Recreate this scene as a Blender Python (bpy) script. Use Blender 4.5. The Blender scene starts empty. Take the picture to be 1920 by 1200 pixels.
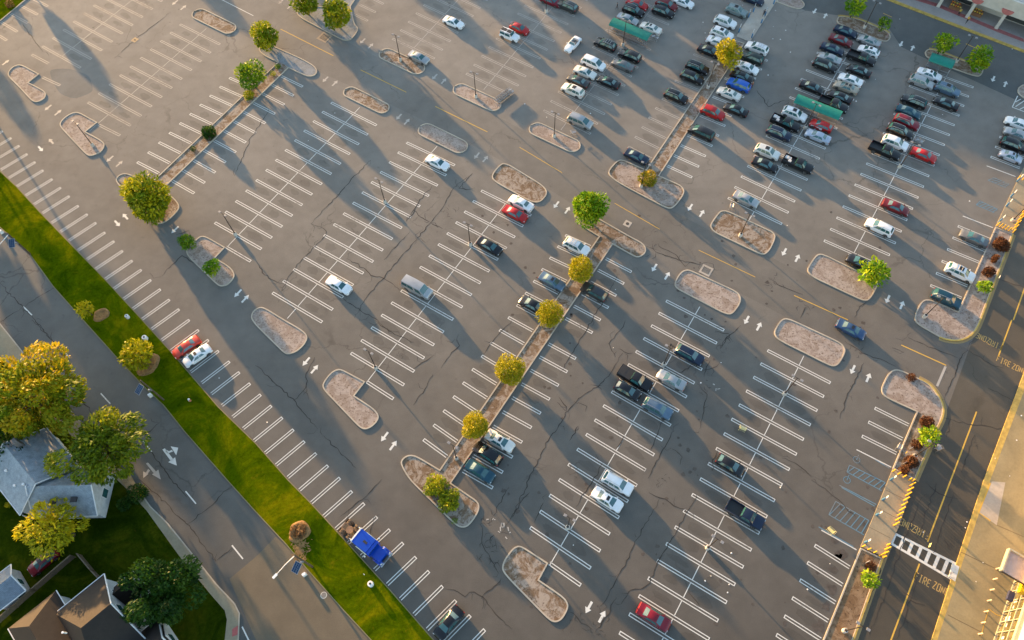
import bpy, bmesh, math, random
from mathutils import Vector, Matrix
from mathutils.geometry import tessellate_polygon
random.seed(7)
D = bpy.data
SC = bpy.context.scene
COL = SC.collection
rad, cos, sin, pi = math.radians, math.cos, math.sin, math.pi

# ------------------------------------------------------------------ camera survey
F, PITCH, ROLL, YAW, HC = 1359.44, 1.08073724, -0.0400687611, 0.965470554, 105.65
FWD = Vector((0, cos(PITCH), -sin(PITCH)))
_r0 = Vector((1, 0, 0)); _u0 = _r0.cross(FWD)
RGT = cos(ROLL) * _r0 + sin(ROLL) * _u0
UPV = -sin(ROLL) * _r0 + cos(ROLL) * _u0
CAM = Vector((0, 0, HC))
def G(x, y, z=0.0):
    """ground survey: site position of a photo point lying at height z"""
    d = FWD * F + RGT * (x - 960) + UPV * (600 - y)
    t = (z - HC) / d.z
    return Vector((d.x * t, d.y * t, z))
def mpp(x, y, z=0.0):
    return (G(x + 6, y, z) - G(x - 6, y, z)).length / 12.0
E_ = Vector((cos(YAW), sin(YAW), 0)); D_ = Vector((sin(YAW), -cos(YAW), 0))
ANG_D = math.atan2(D_.y, D_.x); ANG_E = YAW

# ------------------------------------------------------------------ scene helpers
def link(o): COL.objects.link(o); return o
def tag(o, label=None, cat=None, group=None, kind=None):
    if label: o['label'] = label
    if cat: o['category'] = cat
    if group: o['group'] = group
    if kind: o['kind'] = kind
    return o
def thing(name, label, cat, loc=(0, 0, 0), rotz=0.0, group=None):
    o = link(D.objects.new(name, None)); o.empty_display_size = 0.3
    o.location = loc; o.rotation_euler = (0, 0, rotz)
    return tag(o, label, cat, group)
def to_mesh(name, bm, mats, smooth=None):
    me = D.meshes.new(name); bm.normal_update(); bm.to_mesh(me); bm.free()
    for m in (mats if isinstance(mats, (list, tuple)) else [mats]): me.materials.append(m)
    if smooth is not None:
        me.polygons.foreach_set('use_smooth', [True] * len(me.polygons))
        me.set_sharp_from_angle(angle=rad(smooth))
    return me
def obj(name, bm, mats, parent=None, smooth=None, loc=None):
    me = bm if isinstance(bm, D.meshes.rna_type.__class__) else None
    if isinstance(bm, bpy.types.Mesh): me = bm
    else: me = to_mesh(name, bm, mats, smooth)
    o = link(D.objects.new(name, me))
    if parent: o.parent = parent
    if loc is not None: o.location = loc
    return o
def struct(name, bm, mats, smooth=None):
    return tag(obj(name, bm, mats, None, smooth), kind='structure')
def copy_tree(o, parent=None):
    c = o.copy(); COL.objects.link(c); c.parent = parent
    for ch in [k for k in D.objects if k.parent == o]: copy_tree(ch, c)
    return c

# ------------------------------------------------------------------ bmesh shapes
def bx(bm, x0, x1, y0, y1, z0, z1, mi=0, M=None):
    vs = [Vector(p) for p in ((x0,y0,z0),(x1,y0,z0),(x1,y1,z0),(x0,y1,z0),(x0,y0,z1),(x1,y0,z1),(x1,y1,z1),(x0,y1,z1))]
    if M: vs = [M @ v for v in vs]
    v = [bm.verts.new(p) for p in vs]
    for f in ((3,2,1,0),(4,5,6,7),(0,1,5,4),(1,2,6,5),(2,3,7,6),(3,0,4,7)):
        q = bm.faces.new([v[i] for i in f]); q.material_index = mi
def quad(bm, pts, mi=0):
    f = bm.faces.new([bm.verts.new(p) for p in pts]); f.material_index = mi; return f
def tube(bm, pts, radii, n=8, mi=0, cap=True):
    rings = []
    for i, p in enumerate(pts):
        p = Vector(p)
        a = Vector(pts[max(i - 1, 0)]); b = Vector(pts[min(i + 1, len(pts) - 1)])
        t = (b - a).normalized()
        u = t.cross(Vector((0, 0, 1)));
        if u.length < 1e-3: u = Vector((1, 0, 0))
        u.normalize(); w = t.cross(u)
        r = radii[i] if isinstance(radii, (list, tuple)) else radii
        rings.append([bm.verts.new(p + (u * cos(2*pi*k/n) + w * sin(2*pi*k/n)) * r) for k in range(n)])
    for A, B in zip(rings, rings[1:]):
        for k in range(n):
            f = bm.faces.new((A[k], A[(k+1) % n], B[(k+1) % n], B[k])); f.material_index = mi
    if cap:
        for R, rev in ((rings[0], False), (rings[-1], True)):
            f = bm.faces.new(R[::-1] if rev else R); f.material_index = mi
def lathe(bm, prof, n=16, c=(0, 0, 0), mi=0):
    """prof: list of (r, z)"""
    rings = []
    for r, z in prof:
        rings.append([bm.verts.new((c[0] + r * cos(2*pi*k/n), c[1] + r * sin(2*pi*k/n), c[2] + z)) for k in range(n)])
    for A, B in zip(rings, rings[1:]):
        for k in range(n):
            f = bm.faces.new((A[k], A[(k+1) % n], B[(k+1) % n], B[k])); f.material_index = mi
    f = bm.faces.new(rings[0][::-1]); f.material_index = mi
    f = bm.faces.new(rings[-1]); f.material_index = mi
def poly(bm, pts, z=None, mi=0):
    P = [Vector((p[0], p[1], p[2] if z is None else z)) for p in pts]
    vs = [bm.verts.new(p) for p in P]
    for t in tessellate_polygon([P]):
        a, b, c = (vs[i] for i in t)
        n = (b.co - a.co).cross(c.co - a.co)
        f = bm.faces.new((a, b, c) if n.z >= 0 else (a, c, b)); f.material_index = mi
def area2(P): return sum(P[i-1].x * P[i].y - P[i].x * P[i-1].y for i in range(len(P)))
def ccw(P): return P if area2(P) > 0 else P[::-1]
def offset(P, w):
    """inward offset of a counter-clockwise loop"""
    out = []
    n = len(P)
    for i in range(n):
        a, b, c = P[i-1], P[i], P[(i+1) % n]
        t1 = (b - a); t1.z = 0; t2 = (c - b); t2.z = 0
        if t1.length < 1e-6 or t2.length < 1e-6: out.append(b.copy()); continue
        t1.normalize(); t2.normalize()
        n1 = Vector((-t1.y, t1.x, 0)); n2 = Vector((-t2.y, t2.x, 0))
        m = n1 + n2
        k = max(m.length_squared / 2, 0.35)
        out.append(b + m * (w / k))
    return out
def rounded(pix, it=2, maxcut=0.7, closed=True):
    """photo outline -> site outline; entries with a third item stay sharp"""
    P = [(G(p[0], p[1]), len(p) > 2) for p in pix]
    for _ in range(it):
        Q = []
        n = len(P)
        for i in range(n):
            (b, s) = P[i]
            if s or (not closed and i in (0, n - 1)): Q.append((b, True if s else s)); continue
            a = P[i-1][0]; c = P[(i+1) % n][0]
            la = min((a - b).length * 0.25, maxcut); lc = min((c - b).length * 0.25, maxcut)
            Q.append((b + (a - b).normalized() * la, False)); Q.append((b + (c - b).normalized() * lc, False))
        P = Q
    return [p for p, s in P]
def strip(bm, pts, w, z, mi=0, jitter=0):
    """flat ribbon along site points"""
    L = []; R = []
    for i, p in enumerate(pts):
        a = pts[max(i-1, 0)]; b = pts[min(i+1, len(pts)-1)]
        t = Vector((b.x - a.x, b.y - a.y, 0)); t.normalize(); nn = Vector((-t.y, t.x, 0))
        ww = w * (1 + random.uniform(-jitter, jitter)) / 2
        L.append(bm.verts.new((p.x + nn.x * ww, p.y + nn.y * ww, z))); R.append(bm.verts.new((p.x - nn.x * ww, p.y - nn.y * ww, z)))
    for i in range(len(pts) - 1):
        f = bm.faces.new((R[i], R[i+1], L[i+1], L[i])); f.material_index = mi
def prism_strip(bm, pts, w, z0, z1, side=0, mi=0):
    """kerb-like bar along site points; side -1/0/1 sets it right of / centred on / left of the line"""
    rows = []
    for i, p in enumerate(pts):
        a = pts[max(i-1, 0)]; b = pts[min(i+1, len(pts)-1)]
        t = Vector((b.x - a.x, b.y - a.y, 0)); t.normalize(); nn = Vector((-t.y, t.x, 0))
        l = nn * (w * (0.5 + 0.5 * side)); r = nn * (-w * (0.5 - 0.5 * side))
        rows.append([bm.verts.new((p.x + o.x, p.y + o.y, z)) for o, z in ((r, z0), (r, z1), (l, z1), (l, z0))])
    for A, B in zip(rows, rows[1:]):
        for k in range(3):
            f = bm.faces.new((A[k], B[k], B[k+1], A[k+1])); f.material_index = mi
    for R in (rows[0], rows[-1][::-1]):
        f = bm.faces.new(R); f.material_index = mi
    bmesh.ops.recalc_face_normals(bm, faces=bm.faces[:])

# ------------------------------------------------------------------ materials
def nt(name):
    m = D.materials.new(name); m.use_nodes = True
    t = m.node_tree; t.nodes.clear()
    out = t.nodes.new('ShaderNodeOutputMaterial')
    b = t.nodes.new('ShaderNodeBsdfPrincipled'); t.links.new(b.outputs[0], out.inputs['Surface'])
    return m, t, b
def pos(t, scale=1.0):
    g = t.nodes.new('ShaderNodeNewGeometry'); v = t.nodes.new('ShaderNodeVectorMath'); v.operation = 'SCALE'
    v.inputs['Scale'].default_value = scale; t.links.new(g.outputs['Position'], v.inputs[0]); return v.outputs[0]
def noise(t, vec, scale, detail=4, rough=0.55, dist=0.0):
    n = t.nodes.new('ShaderNodeTexNoise'); n.inputs['Scale'].default_value = scale; n.inputs['Detail'].default_value = detail
    n.inputs['Roughness'].default_value = rough; n.inputs['Distortion'].default_value = dist
    t.links.new(vec, n.inputs['Vector']); return n.outputs['Fac']
def ramp(t, fac, stops, interp='LINEAR'):
    r = t.nodes.new('ShaderNodeValToRGB'); r.color_ramp.interpolation = interp
    el = r.color_ramp.elements
    while len(el) < len(stops): el.new(0.5)
    for e, (p, c) in zip(el, stops):
        e.position = p; e.color = (*c, 1) if len(c) == 3 else c
    t.links.new(fac, r.inputs[0]); return r.outputs[0]
def mix(t, fac, a, b, mode='MIX'):
    m = t.nodes.new('ShaderNodeMix'); m.data_type = 'RGBA'; m.blend_type = mode
    for s, v in ((m.inputs['Factor'], fac), (m.inputs[6], a), (m.inputs[7], b)):
        if isinstance(v, (int, float)): s.default_value = v
        elif isinstance(v, tuple): s.default_value = (*v, 1)
        else: t.links.new(v, s)
    return m.outputs[2]
def bump(t, b, h, strength=0.3, dist=0.02):
    n = t.nodes.new('ShaderNodeBump'); n.inputs['Strength'].default_value = strength; n.inputs['Distance'].default_value = dist
    t.links.new(h, n.inputs['Height']); t.links.new(n.outputs[0], b.inputs['Normal'])
def g3(v): return (v, v, v)
MAT = {}
def plain(name, col, rough=0.7, metal=0.0, var=0.12, sc=2.0, coat=0.0, spec=0.5):
    """painted / moulded material with a little wear in tone"""
    if name in MAT: return MAT[name]
    m, t, b = nt(name)
    p = pos(t); n = noise(t, p, sc, 3)
    lo = tuple(max(c * (1 - var), 0) for c in col); hi = tuple(min(c * (1 + var), 1) for c in col)
    t.links.new(ramp(t, n, [(0.3, lo), (0.7, hi)]), b.inputs['Base Color'])
    b.inputs['Roughness'].default_value = rough; b.inputs['Metallic'].default_value = metal
    b.inputs['Coat Weight'].default_value = coat; b.inputs['Specular IOR Level'].default_value = spec
    MAT[name] = m; return m
def asphalt(name, base, patch=0.5, crack=True):
    m, t, b = nt(name); p = pos(t)
    big = noise(t, p, 0.035, 5, 0.6, 0.6); mid = noise(t, p, 0.35, 5, 0.6); fine = noise(t, p, 9.0, 3, 0.7)
    c = lambda k: tuple(v * k for v in base)
    col = ramp(t, big, [(0.25, c(0.80)), (0.5, base), (0.75, c(1.2))])
    col = mix(t, 0.6, col, ramp(t, mid, [(0.25, g3(0.78)), (0.75, g3(1.18))]), 'MULTIPLY')
    col = mix(t, 0.8, col, ramp(t, fine, [(0.2, g3(0.75)), (0.8, g3(1.25))]), 'MULTIPLY')
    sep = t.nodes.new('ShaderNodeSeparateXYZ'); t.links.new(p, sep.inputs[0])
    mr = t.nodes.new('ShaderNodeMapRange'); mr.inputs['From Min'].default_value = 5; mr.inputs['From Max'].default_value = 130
    mr.inputs['To Min'].default_value = 0.50; mr.inputs['To Max'].default_value = 1.18; t.links.new(sep.outputs['Y'], mr.inputs['Value'])  # vignette-like darkening painted into the base colour, paler toward the far side
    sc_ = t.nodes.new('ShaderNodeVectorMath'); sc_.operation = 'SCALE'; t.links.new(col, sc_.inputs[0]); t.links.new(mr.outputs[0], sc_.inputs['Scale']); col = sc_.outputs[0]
    # old seal patches and dark stains with edges of their own
    st = noise(t, p, 0.9, 2, 0.5, 0.3)
    col = mix(t, ramp(t, st, [(0.68, g3(0.0)), (0.76, g3(0.45))]), col, c(0.55))
    if crack:
        # fine hairline crack net, only where the surface is most tired
        v = t.nodes.new('ShaderNodeTexVoronoi'); v.feature = 'DISTANCE_TO_EDGE'; v.inputs['Scale'].default_value = 0.11
        wob = t.nodes.new('ShaderNodeTexNoise'); wob.inputs['Scale'].default_value = 0.5; wob.inputs['Detail'].default_value = 6
        t.links.new(p, wob.inputs['Vector'])
        add = t.nodes.new('ShaderNodeVectorMath'); add.operation = 'MULTIPLY_ADD'
        t.links.new(wob.outputs['Color'], add.inputs[0]); add.inputs[1].default_value = (3.4, 3.4, 0); t.links.new(p, add.inputs[2])
        t.links.new(add.outputs[0], v.inputs['Vector'])
        line = ramp(t, v.outputs['Distance'], [(0.0, g3(1)), (0.007, g3(0.6)), (0.012, g3(0))])
        zone = ramp(t, noise(t, p, 0.05, 3), [(0.5, g3(0)), (0.62, g3(1))])
        fac = mix(t, 1.0, line, zone, 'MULTIPLY')
        fac = mix(t, 1.0, fac, (0.55, 0.55, 0.55), 'MULTIPLY')
        col = mix(t, fac, col, c(0.3))
    t.links.new(col, b.inputs['Base Color']); b.inputs['Roughness'].default_value = 0.9
    b.inputs['Specular IOR Level'].default_value = 0.25
    bump(t, b, fine, 0.25, 0.01); MAT[name] = m; return m
def paint_mat(name, col, under, worn):
    """road paint worn through to the asphalt in flakes"""
    m, t, b = nt(name); p = pos(t)
    n = noise(t, p, 2.2, 6, 0.75); big = noise(t, p, 0.12, 2)
    f = mix(t, 0.5, n, big)
    k = ramp(t, f, [(worn - 0.06, g3(0)), (worn + 0.04, g3(1))])
    t.links.new(mix(t, k, under, col), b.inputs['Base Color']); b.inputs['Roughness'].default_value = 0.7
    MAT[name] = m; return m
def soil_mat(name, a, bcol, dark, sc=0.6):
    m, t, b = nt(name); p = pos(t)
    n1 = noise(t, p, sc, 6, 0.7, 1.2); n2 = noise(t, p, 3.2, 4, 0.7); n3 = noise(t, p, 14, 2, 0.8)
    col = mix(t, ramp(t, n1, [(0.44, g3(0)), (0.56, g3(1))]), a, bcol)
    col = mix(t, ramp(t, n2, [(0.56, g3(0)), (0.64, g3(0.9))]), col, dark)
    col = mix(t, 0.7, col, ramp(t, n3, [(0.2, g3(0.65)), (0.8, g3(1.3))]), 'MULTIPLY')
    t.links.new(col, b.inputs['Base Color']); b.inputs['Roughness'].default_value = 0.95
    bump(t, b, n3, 0.6, 0.04); MAT[name] = m; return m
def grass_mat(name, a, bcol, c):
    m, t, b = nt(name); p = pos(t)
    n1 = noise(t, p, 0.13, 7, 0.7, 1.0); n2 = noise(t, p, 2.4, 5, 0.75); n3 = noise(t, p, 11, 3, 0.8)
    col = ramp(t, n1, [(0.36, a), (0.5, bcol), (0.66, c)])
    col = mix(t, 0.85, col, ramp(t, n2, [(0.25, g3(0.55)), (0.75, g3(1.4))]), 'MULTIPLY')
    col = mix(t, 0.8, col, ramp(t, n3, [(0.2, g3(0.5)), (0.8, g3(1.5))]), 'MULTIPLY')
    n4 = noise(t, p, 0.55, 5, 0.7, 0.6)
    col = mix(t, ramp(t, n4, [(0.60, g3(0)), (0.70, g3(0.55))]), col, tuple(v * 0.9 + w for v, w in zip(c, (0.02, 0.0, 0.004))))
    t.links.new(col, b.inputs['Base Color']); b.inputs['Roughness'].default_value = 0.9
    b.inputs['Specular IOR Level'].default_value = 0.0
    bump(t, b, n3, 0.9, 0.12); MAT[name] = m; return m
def leaf_mat(name, cols):
    """cols: three leaf colours, dealt out clump by clump through the 'tone' attribute"""
    m = D.materials.new(name); m.use_nodes = True; t = m.node_tree; t.nodes.clear()
    out = t.nodes.new('ShaderNodeOutputMaterial')
    at = t.nodes.new('ShaderNodeAttribute'); at.attribute_name = 'tone'
    col = ramp(t, at.outputs['Fac'], [(0.05, cols[0]), (0.5, cols[1]), (0.95, cols[2])])
    df = t.nodes.new('ShaderNodeBsdfPrincipled'); df.inputs['Roughness'].default_value = 0.6
    df.inputs['Specular IOR Level'].default_value = 0.25
    tr = t.nodes.new('ShaderNodeBsdfTranslucent'); mx = t.nodes.new('ShaderNodeMixShader'); mx.inputs[0].default_value = 0.3
    t.links.new(col, df.inputs['Base Color']); t.links.new(col, tr.inputs['Color'])
    t.links.new(df.outputs[0], mx.inputs[1]); t.links.new(tr.outputs[0], mx.inputs[2]); t.links.new(mx.outputs[0], out.inputs['Surface'])
    MAT[name] = m; return m
def concrete_mat(name, base, joint=0.0):
    m, t, b = nt(name); p = pos(t)
    n1 = noise(t, p, 0.25, 5, 0.6, 0.5); n2 = noise(t, p, 4, 4, 0.7)
    c = lambda k: tuple(v * k for v in base)
    col = ramp(t, n1, [(0.3, c(0.82)), (0.7, c(1.15))])
    col = mix(t, 0.7, col, ramp(t, n2, [(0.25, g3(0.82)), (0.75, g3(1.15))]), 'MULTIPLY')
    t.links.new(col, b.inputs['Base Color']); b.inputs['Roughness'].default_value = 0.85
    MAT[name] = m; return m
def car_paint(name, col, metal=0.0, rough=0.28):
    m, t, b = nt('paint_' + name); p = pos(t)
    n = noise(t, p, 1.2, 3, 0.6)
    t.links.new(ramp(t, n, [(0.25, tuple(c * 0.9 for c in col)), (0.75, tuple(min(1, c * 1.08) for c in col))]), b.inputs['Base Color'])
    b.inputs['Roughness'].default_value = rough; b.inputs['Metallic'].default_value = metal
    b.inputs['Coat Weight'].default_value = 0.25; b.inputs['Specular IOR Level'].default_value = 0.4; b.inputs['Coat Roughness'].default_value = 0.06
    MAT['paint_' + name] = m; return m

ASPH = (0.178, 0.166, 0.149)
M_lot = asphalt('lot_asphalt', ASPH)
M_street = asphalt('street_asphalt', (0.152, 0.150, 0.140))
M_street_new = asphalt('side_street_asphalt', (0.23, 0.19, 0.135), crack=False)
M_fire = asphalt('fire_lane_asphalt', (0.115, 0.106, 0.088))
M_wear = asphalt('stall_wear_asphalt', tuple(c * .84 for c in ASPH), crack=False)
M_white = paint_mat('white_road_paint', (0.58, 0.58, 0.55), ASPH, 0.39)
M_white_worn = paint_mat('worn_white_road_paint', (0.36, 0.34, 0.31), (0.17, 0.147, 0.13), 0.42)
M_yellow = paint_mat('yellow_road_paint', (0.55, 0.34, 0.05), ASPH, 0.34)
M_yellow_worn = paint_mat('worn_yellow_road_paint', (0.42, 0.28, 0.09), ASPH, 0.40)
M_blue_paint = paint_mat('worn_blue_road_paint', (0.10, 0.20, 0.27), ASPH, 0.44)
M_crack = plain('crack_dark', (0.036, 0.031, 0.027), 0.95, var=0.35, sc=0.6)  # dark brown colour of the cracks
M_kerb = concrete_mat('kerb_concrete', (0.40, 0.35, 0.28))
M_kerb_v = concrete_mat('verge_kerb_concrete', (0.20, 0.17, 0.08))
M_kerb_y = plain('yellow_kerb_paint', (0.43, 0.30, 0.07), 0.6, var=0.25, sc=1.5)
M_gutter = concrete_mat('gutter_concrete', (0.27, 0.20, 0.09))
M_walk = concrete_mat('sidewalk_concrete', (0.27, 0.225, 0.15))
M_walk2 = concrete_mat('pale_concrete', (0.38, 0.34, 0.29))
M_plaza = concrete_mat('plaza_concrete', (0.25, 0.21, 0.12))
M_soil = soil_mat('island_soil', (0.34, 0.285, 0.25), (0.245, 0.19, 0.155), (0.10, 0.06, 0.036))
M_soil_b = soil_mat('island_brown_mulch', (0.30, 0.25, 0.205), (0.155, 0.10, 0.06), (0.07, 0.042, 0.024))
M_gravel = soil_mat('grey_gravel', (0.23, 0.25, 0.265), (0.185, 0.20, 0.21), (0.11, 0.12, 0.125), 0.4)
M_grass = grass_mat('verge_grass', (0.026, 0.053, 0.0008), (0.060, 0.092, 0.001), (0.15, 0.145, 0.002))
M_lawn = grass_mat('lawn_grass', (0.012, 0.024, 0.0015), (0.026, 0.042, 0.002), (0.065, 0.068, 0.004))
M_trunk = plain('bark', (0.09, 0.065, 0.045), 0.95, var=0.35, sc=5)
M_tyre = plain('tyre_rubber', (0.018, 0.018, 0.018), 0.85)
M_rim = plain('wheel_rim', (0.42, 0.42, 0.43), 0.35, 0.7)
M_glass = plain('tinted_car_glass', (0.022, 0.085, 0.095), 0.08, 0.0, 0.2, 0.7, coat=0.3, spec=0.8)
M_glass_l = plain('pale_car_glass', (0.10, 0.16, 0.16), 0.1, 0.0, 0.25, 0.7, coat=0.3, spec=0.8)
M_dark = plain('black_plastic', (0.015, 0.015, 0.016), 0.5)
M_lamp = plain('headlamp_lens', (0.6, 0.6, 0.58), 0.15, 0.3)
M_tail = plain('tail_lamp_lens', (0.35, 0.015, 0.012), 0.2)
M_rail = plain('roof_rail_metal', (0.45, 0.45, 0.45), 0.35, 0.6)
M_pole = plain('dark_bronze_metal', (0.05, 0.042, 0.036), 0.5, 0.4)
M_head = plain('lamp_head_grey', (0.22, 0.22, 0.23), 0.5)
M_conc = concrete_mat('pole_base_concrete', (0.5, 0.47, 0.42))
M_green = plain('green_canopy_cover', (0.0, 0.16, 0.122), 0.5, var=0.15, sc=1.5)
M_steel = plain('galvanised_steel', (0.38, 0.38, 0.39), 0.4, 0.7)
M_bollard = plain('yellow_bollard_paint', (0.75, 0.42, 0.01), 0.5)
M_bluepost = plain('blue_post_paint', (0.06, 0.17, 0.30), 0.5)
M_signw = plain('white_sign_face', (0.75, 0.75, 0.74), 0.5)
SKY_STR, SUN_STR, SUN_COL, EXPO = 0.15, 4.5, (1.0, 0.58, 0.23), 2.1
# ------------------------------------------------------------------ vehicles
PAINT = {}
for k, c, me_, ro in (('white', (0.72, 0.73, 0.75), 0, .3), ('pearl', (0.62, 0.61, 0.58), .1, .3), ('silver', (0.36, 0.37, 0.38), .5, .32),
                  ('grey', (0.14, 0.145, 0.15), .4, .32), ('black', (0.008, 0.008, 0.010), 0, .25), ('navy', (0.012, 0.022, 0.048), .2, .28),
                  ('red', (0.34, 0.010, 0.010), 0, .3), ('maroon', (0.13, 0.010, 0.014), .1, .3), ('crimson', (0.16, 0.006, 0.016), .1, .3),
                  ('blue', (0.012, 0.09, 0.42), .1, .28), ('teal', (0.012, 0.055, 0.085), .2, .28), ('steelblue', (0.10, 0.16, 0.23), .4, .3), ('midblue', (0.028, 0.065, 0.15), .2, .3),
                  ('lightblue', (0.36, 0.42, 0.52), .3, .3), ('greengrey', (0.22, 0.28, 0.29), .4, .32), ('darkgreen', (0.018, 0.03, 0.028), .2, .3),
                  ('darkgrey', (0.045, 0.047, 0.05), .3, .3), ('truckblue', (0.004, 0.048, 0.38), 0, .3), ('orange', (0.5, 0.05, 0.03), 0, .3), ('tan', (.35, .31, .25), .3, .32)):
    PAINT[k] = car_paint(k, c, me_, ro)

ST = {}
# stations: (x fraction from rear, half width factor, belt z, top z, roof half width factor)
ST['sedan'] = (4.8, 1.84, .20, [(0, .76, .56, .60, .66), (.012, .89, .78, .83, .72), (.035, .94, .90, .96, .78), (.14, .98, .93, 1.0, .78),
    (.185, 1, .94, 1.03, .75), (.335, 1, .95, 1.39, .60), (.47, 1, .95, 1.45, .62), (.595, 1, .95, 1.40, .61), (.755, .99, .93, 1.0, .77),
    (.88, .965, .85, .91, .74), (.965, .89, .71, .77, .68), (.99, .78, .58, .62, .60), (1, .68, .46, .49, .54)], 4, 5, 7, 8)
ST['hatchback'] = (4.3, 1.8, .20, [(0, .78, .58, .62, .66), (.012, .90, .84, .88, .74), (.03, .95, .96, 1.02, .74),
    (.05, .97, .98, 1.05, .74), (.19, 1, .98, 1.44, .60), (.40, 1, .97, 1.52, .63), (.57, 1, .96, 1.46, .61), (.75, .99, .95, 1.02, .77),
    (.88, .96, .87, .93, .74), (.965, .88, .72, .78, .66), (.99, .76, .58, .62, .58), (1, .66, .46, .49, .52)], 3, 4, 6, 7)
ST['bubble'] = (4.1, 1.76, .2, [(0, .6, .5, .55, .45), (.02, .78, .72, .78, .55), (.08, .92, .88, .96, .62), (.16, .98, .93, 1.10, .60), (.33, 1, .95, 1.42, .56),
    (.47, 1, .95, 1.5, .60), (.60, 1, .95, 1.42, .57), (.74, .98, .93, 1.02, .66), (.87, .92, .85, .92, .60), (.955, .78, .70, .76, .5), (.99, .6, .55, .58, .4), (1, .5, .45, .48, .35)], 3, 4, 6, 7)
ST['suv'] = (4.75, 1.92, .26, [(0, .80, .66, .70, .70), (.012, .92, .96, 1.0, .80), (.025, .96, 1.06, 1.11, .80), (.035, .97, 1.08, 1.14, .79),
    (.125, 1, 1.09, 1.64, .68), (.40, 1, 1.08, 1.73, .70), (.59, 1, 1.07, 1.68, .68), (.75, .99, 1.06, 1.14, .80),
    (.89, .97, 1.0, 1.06, .78), (.965, .91, .86, .93, .72), (.99, .82, .68, .74, .64), (1, .74, .52, .55, .58)], 3, 4, 6, 7)
ST['minivan'] = (5.1, 1.98, .22, [(0, .82, .62, .66, .72), (.012, .93, .98, 1.02, .82), (.02, .96, 1.04, 1.10, .82), (.03, .97, 1.06, 1.13, .81),
    (.09, 1, 1.06, 1.67, .70), (.40, 1, 1.05, 1.76, .72), (.64, 1, 1.03, 1.69, .70), (.83, .98, 1.0, 1.07, .80),
    (.92, .94, .90, .96, .74), (.97, .88, .76, .81, .68), (.992, .78, .60, .64, .60), (1, .70, .48, .5, .56)], 3, 4, 6, 7)
ST['van'] = (5.6, 2.02, .26, [(0, .88, .7, .74, .8), (.01, .95, 1.1, 1.16, .88), (.016, .97, 1.18, 1.26, .88), (.02, .98, 1.2, 1.3, .87),
    (.05, 1, 1.2, 2.05, .78), (.40, 1, 1.2, 2.14, .80), (.70, 1, 1.16, 2.06, .78), (.84, .98, 1.12, 1.2, .84),
    (.93, .95, 1.02, 1.08, .78), (.975, .9, .84, .9, .72), (.993, .82, .64, .68, .66), (1, .74, .5, .52, .6)], 3, 4, 6, 7)
ST['jeep'] = (4.2, 1.86, .38, [(0, .92, .9, .95, .84), (.01, .97, 1.12, 1.2, .86), (.015, .98, 1.14, 1.22, .86), (.02, .98, 1.15, 1.25, .86),
    (.035, 1, 1.15, 1.80, .80), (.35, 1, 1.15, 1.84, .80), (.60, 1, 1.15, 1.80, .79), (.67, .98, 1.12, 1.18, .84),
    (.85, .90, 1.08, 1.14, .74), (.97, .86, 1.0, 1.06, .66), (.985, .82, .8, .84, .62), (1, .8, .62, .66, .6)], 3, 4, 6, 7)
ST['pickup'] = (5.7, 2.0, .34, [(0, .90, .70, .74, .80), (.008, .97, .78, .80, .90), (.02, 1, .80, .82, .94), (.395, 1, .80, .82, .94),
    (.400, 1, 1.13, 1.22, .84), (.43, 1, 1.14, 1.78, .72), (.53, 1, 1.14, 1.87, .73), (.63, 1, 1.13, 1.82, .72), (.735, .99, 1.12, 1.21, .83),
    (.88, .97, 1.09, 1.16, .82), (.965, .93, 1.0, 1.06, .76), (.988, .88, .78, .82, .72), (1, .82, .58, .62, .68)], 4, 5, 7, 8)
ST['convertible'] = (4.6, 1.82, .18, [(0, .76, .52, .56, .66), (.012, .89, .74, .79, .72), (.035, .94, .86, .92, .78), (.18, .99, .90, .97, .78),
    (.20, 1, .90, .60, .80), (.30, 1, .90, .55, .80), (.50, 1, .90, .55, .80), (.615, 1, .90, .58, .80), (.63, .99, .90, .96, .78),
    (.86, .97, .82, .88, .74), (.96, .89, .68, .74, .68), (.99, .78, .56, .6, .6), (1, .68, .44, .47, .54)], 4, 5, 7, 8)

def ring_at(kind, xf):
    L, W, zb, S = ST[kind][:4]
    for a, b in zip(S, S[1:]):
        if a[0] <= xf <= b[0]:
            k = 0 if b[0] == a[0] else (xf - a[0]) / (b[0] - a[0])
            s = [a[i] + (b[i] - a[i]) * k for i in range(5)]; break
    w, wr = s[1] * W / 2, s[4] * W / 2
    x = (xf - .5) * L; zt = s[3]; zB = s[2]
    z1 = min(zb + .12, zB)
    pz = zt - .05 if zt > zB else zB + .05
    return [Vector(p) for p in ((x, 0, zb), (x, w * .88, zb), (x, w, z1), (x, w * 1.0, zb + .6 * (zB - zb)), (x, w * .965, zB), (x, wr, pz), (x, wr * .72, zt), (x, 0, zt + (.012 if zt > zB else 0)))]
def side_pt(kind, xf, h, s):
    r = ring_at(kind, xf); p = r[4].lerp(r[5], h)
    return Vector((p.x, (p.y + .014) * s, p.z + .004))
def top_pt(kind, xf, v):
    r = ring_at(kind, xf); a = abs(v)
    p = r[7].lerp(r[6], a / .72) if a <= .72 else r[6].lerp(r[5], (a - .72) / .28)
    return Vector((p.x, math.copysign(p.y, v) if v else 0, p.z))
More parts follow.
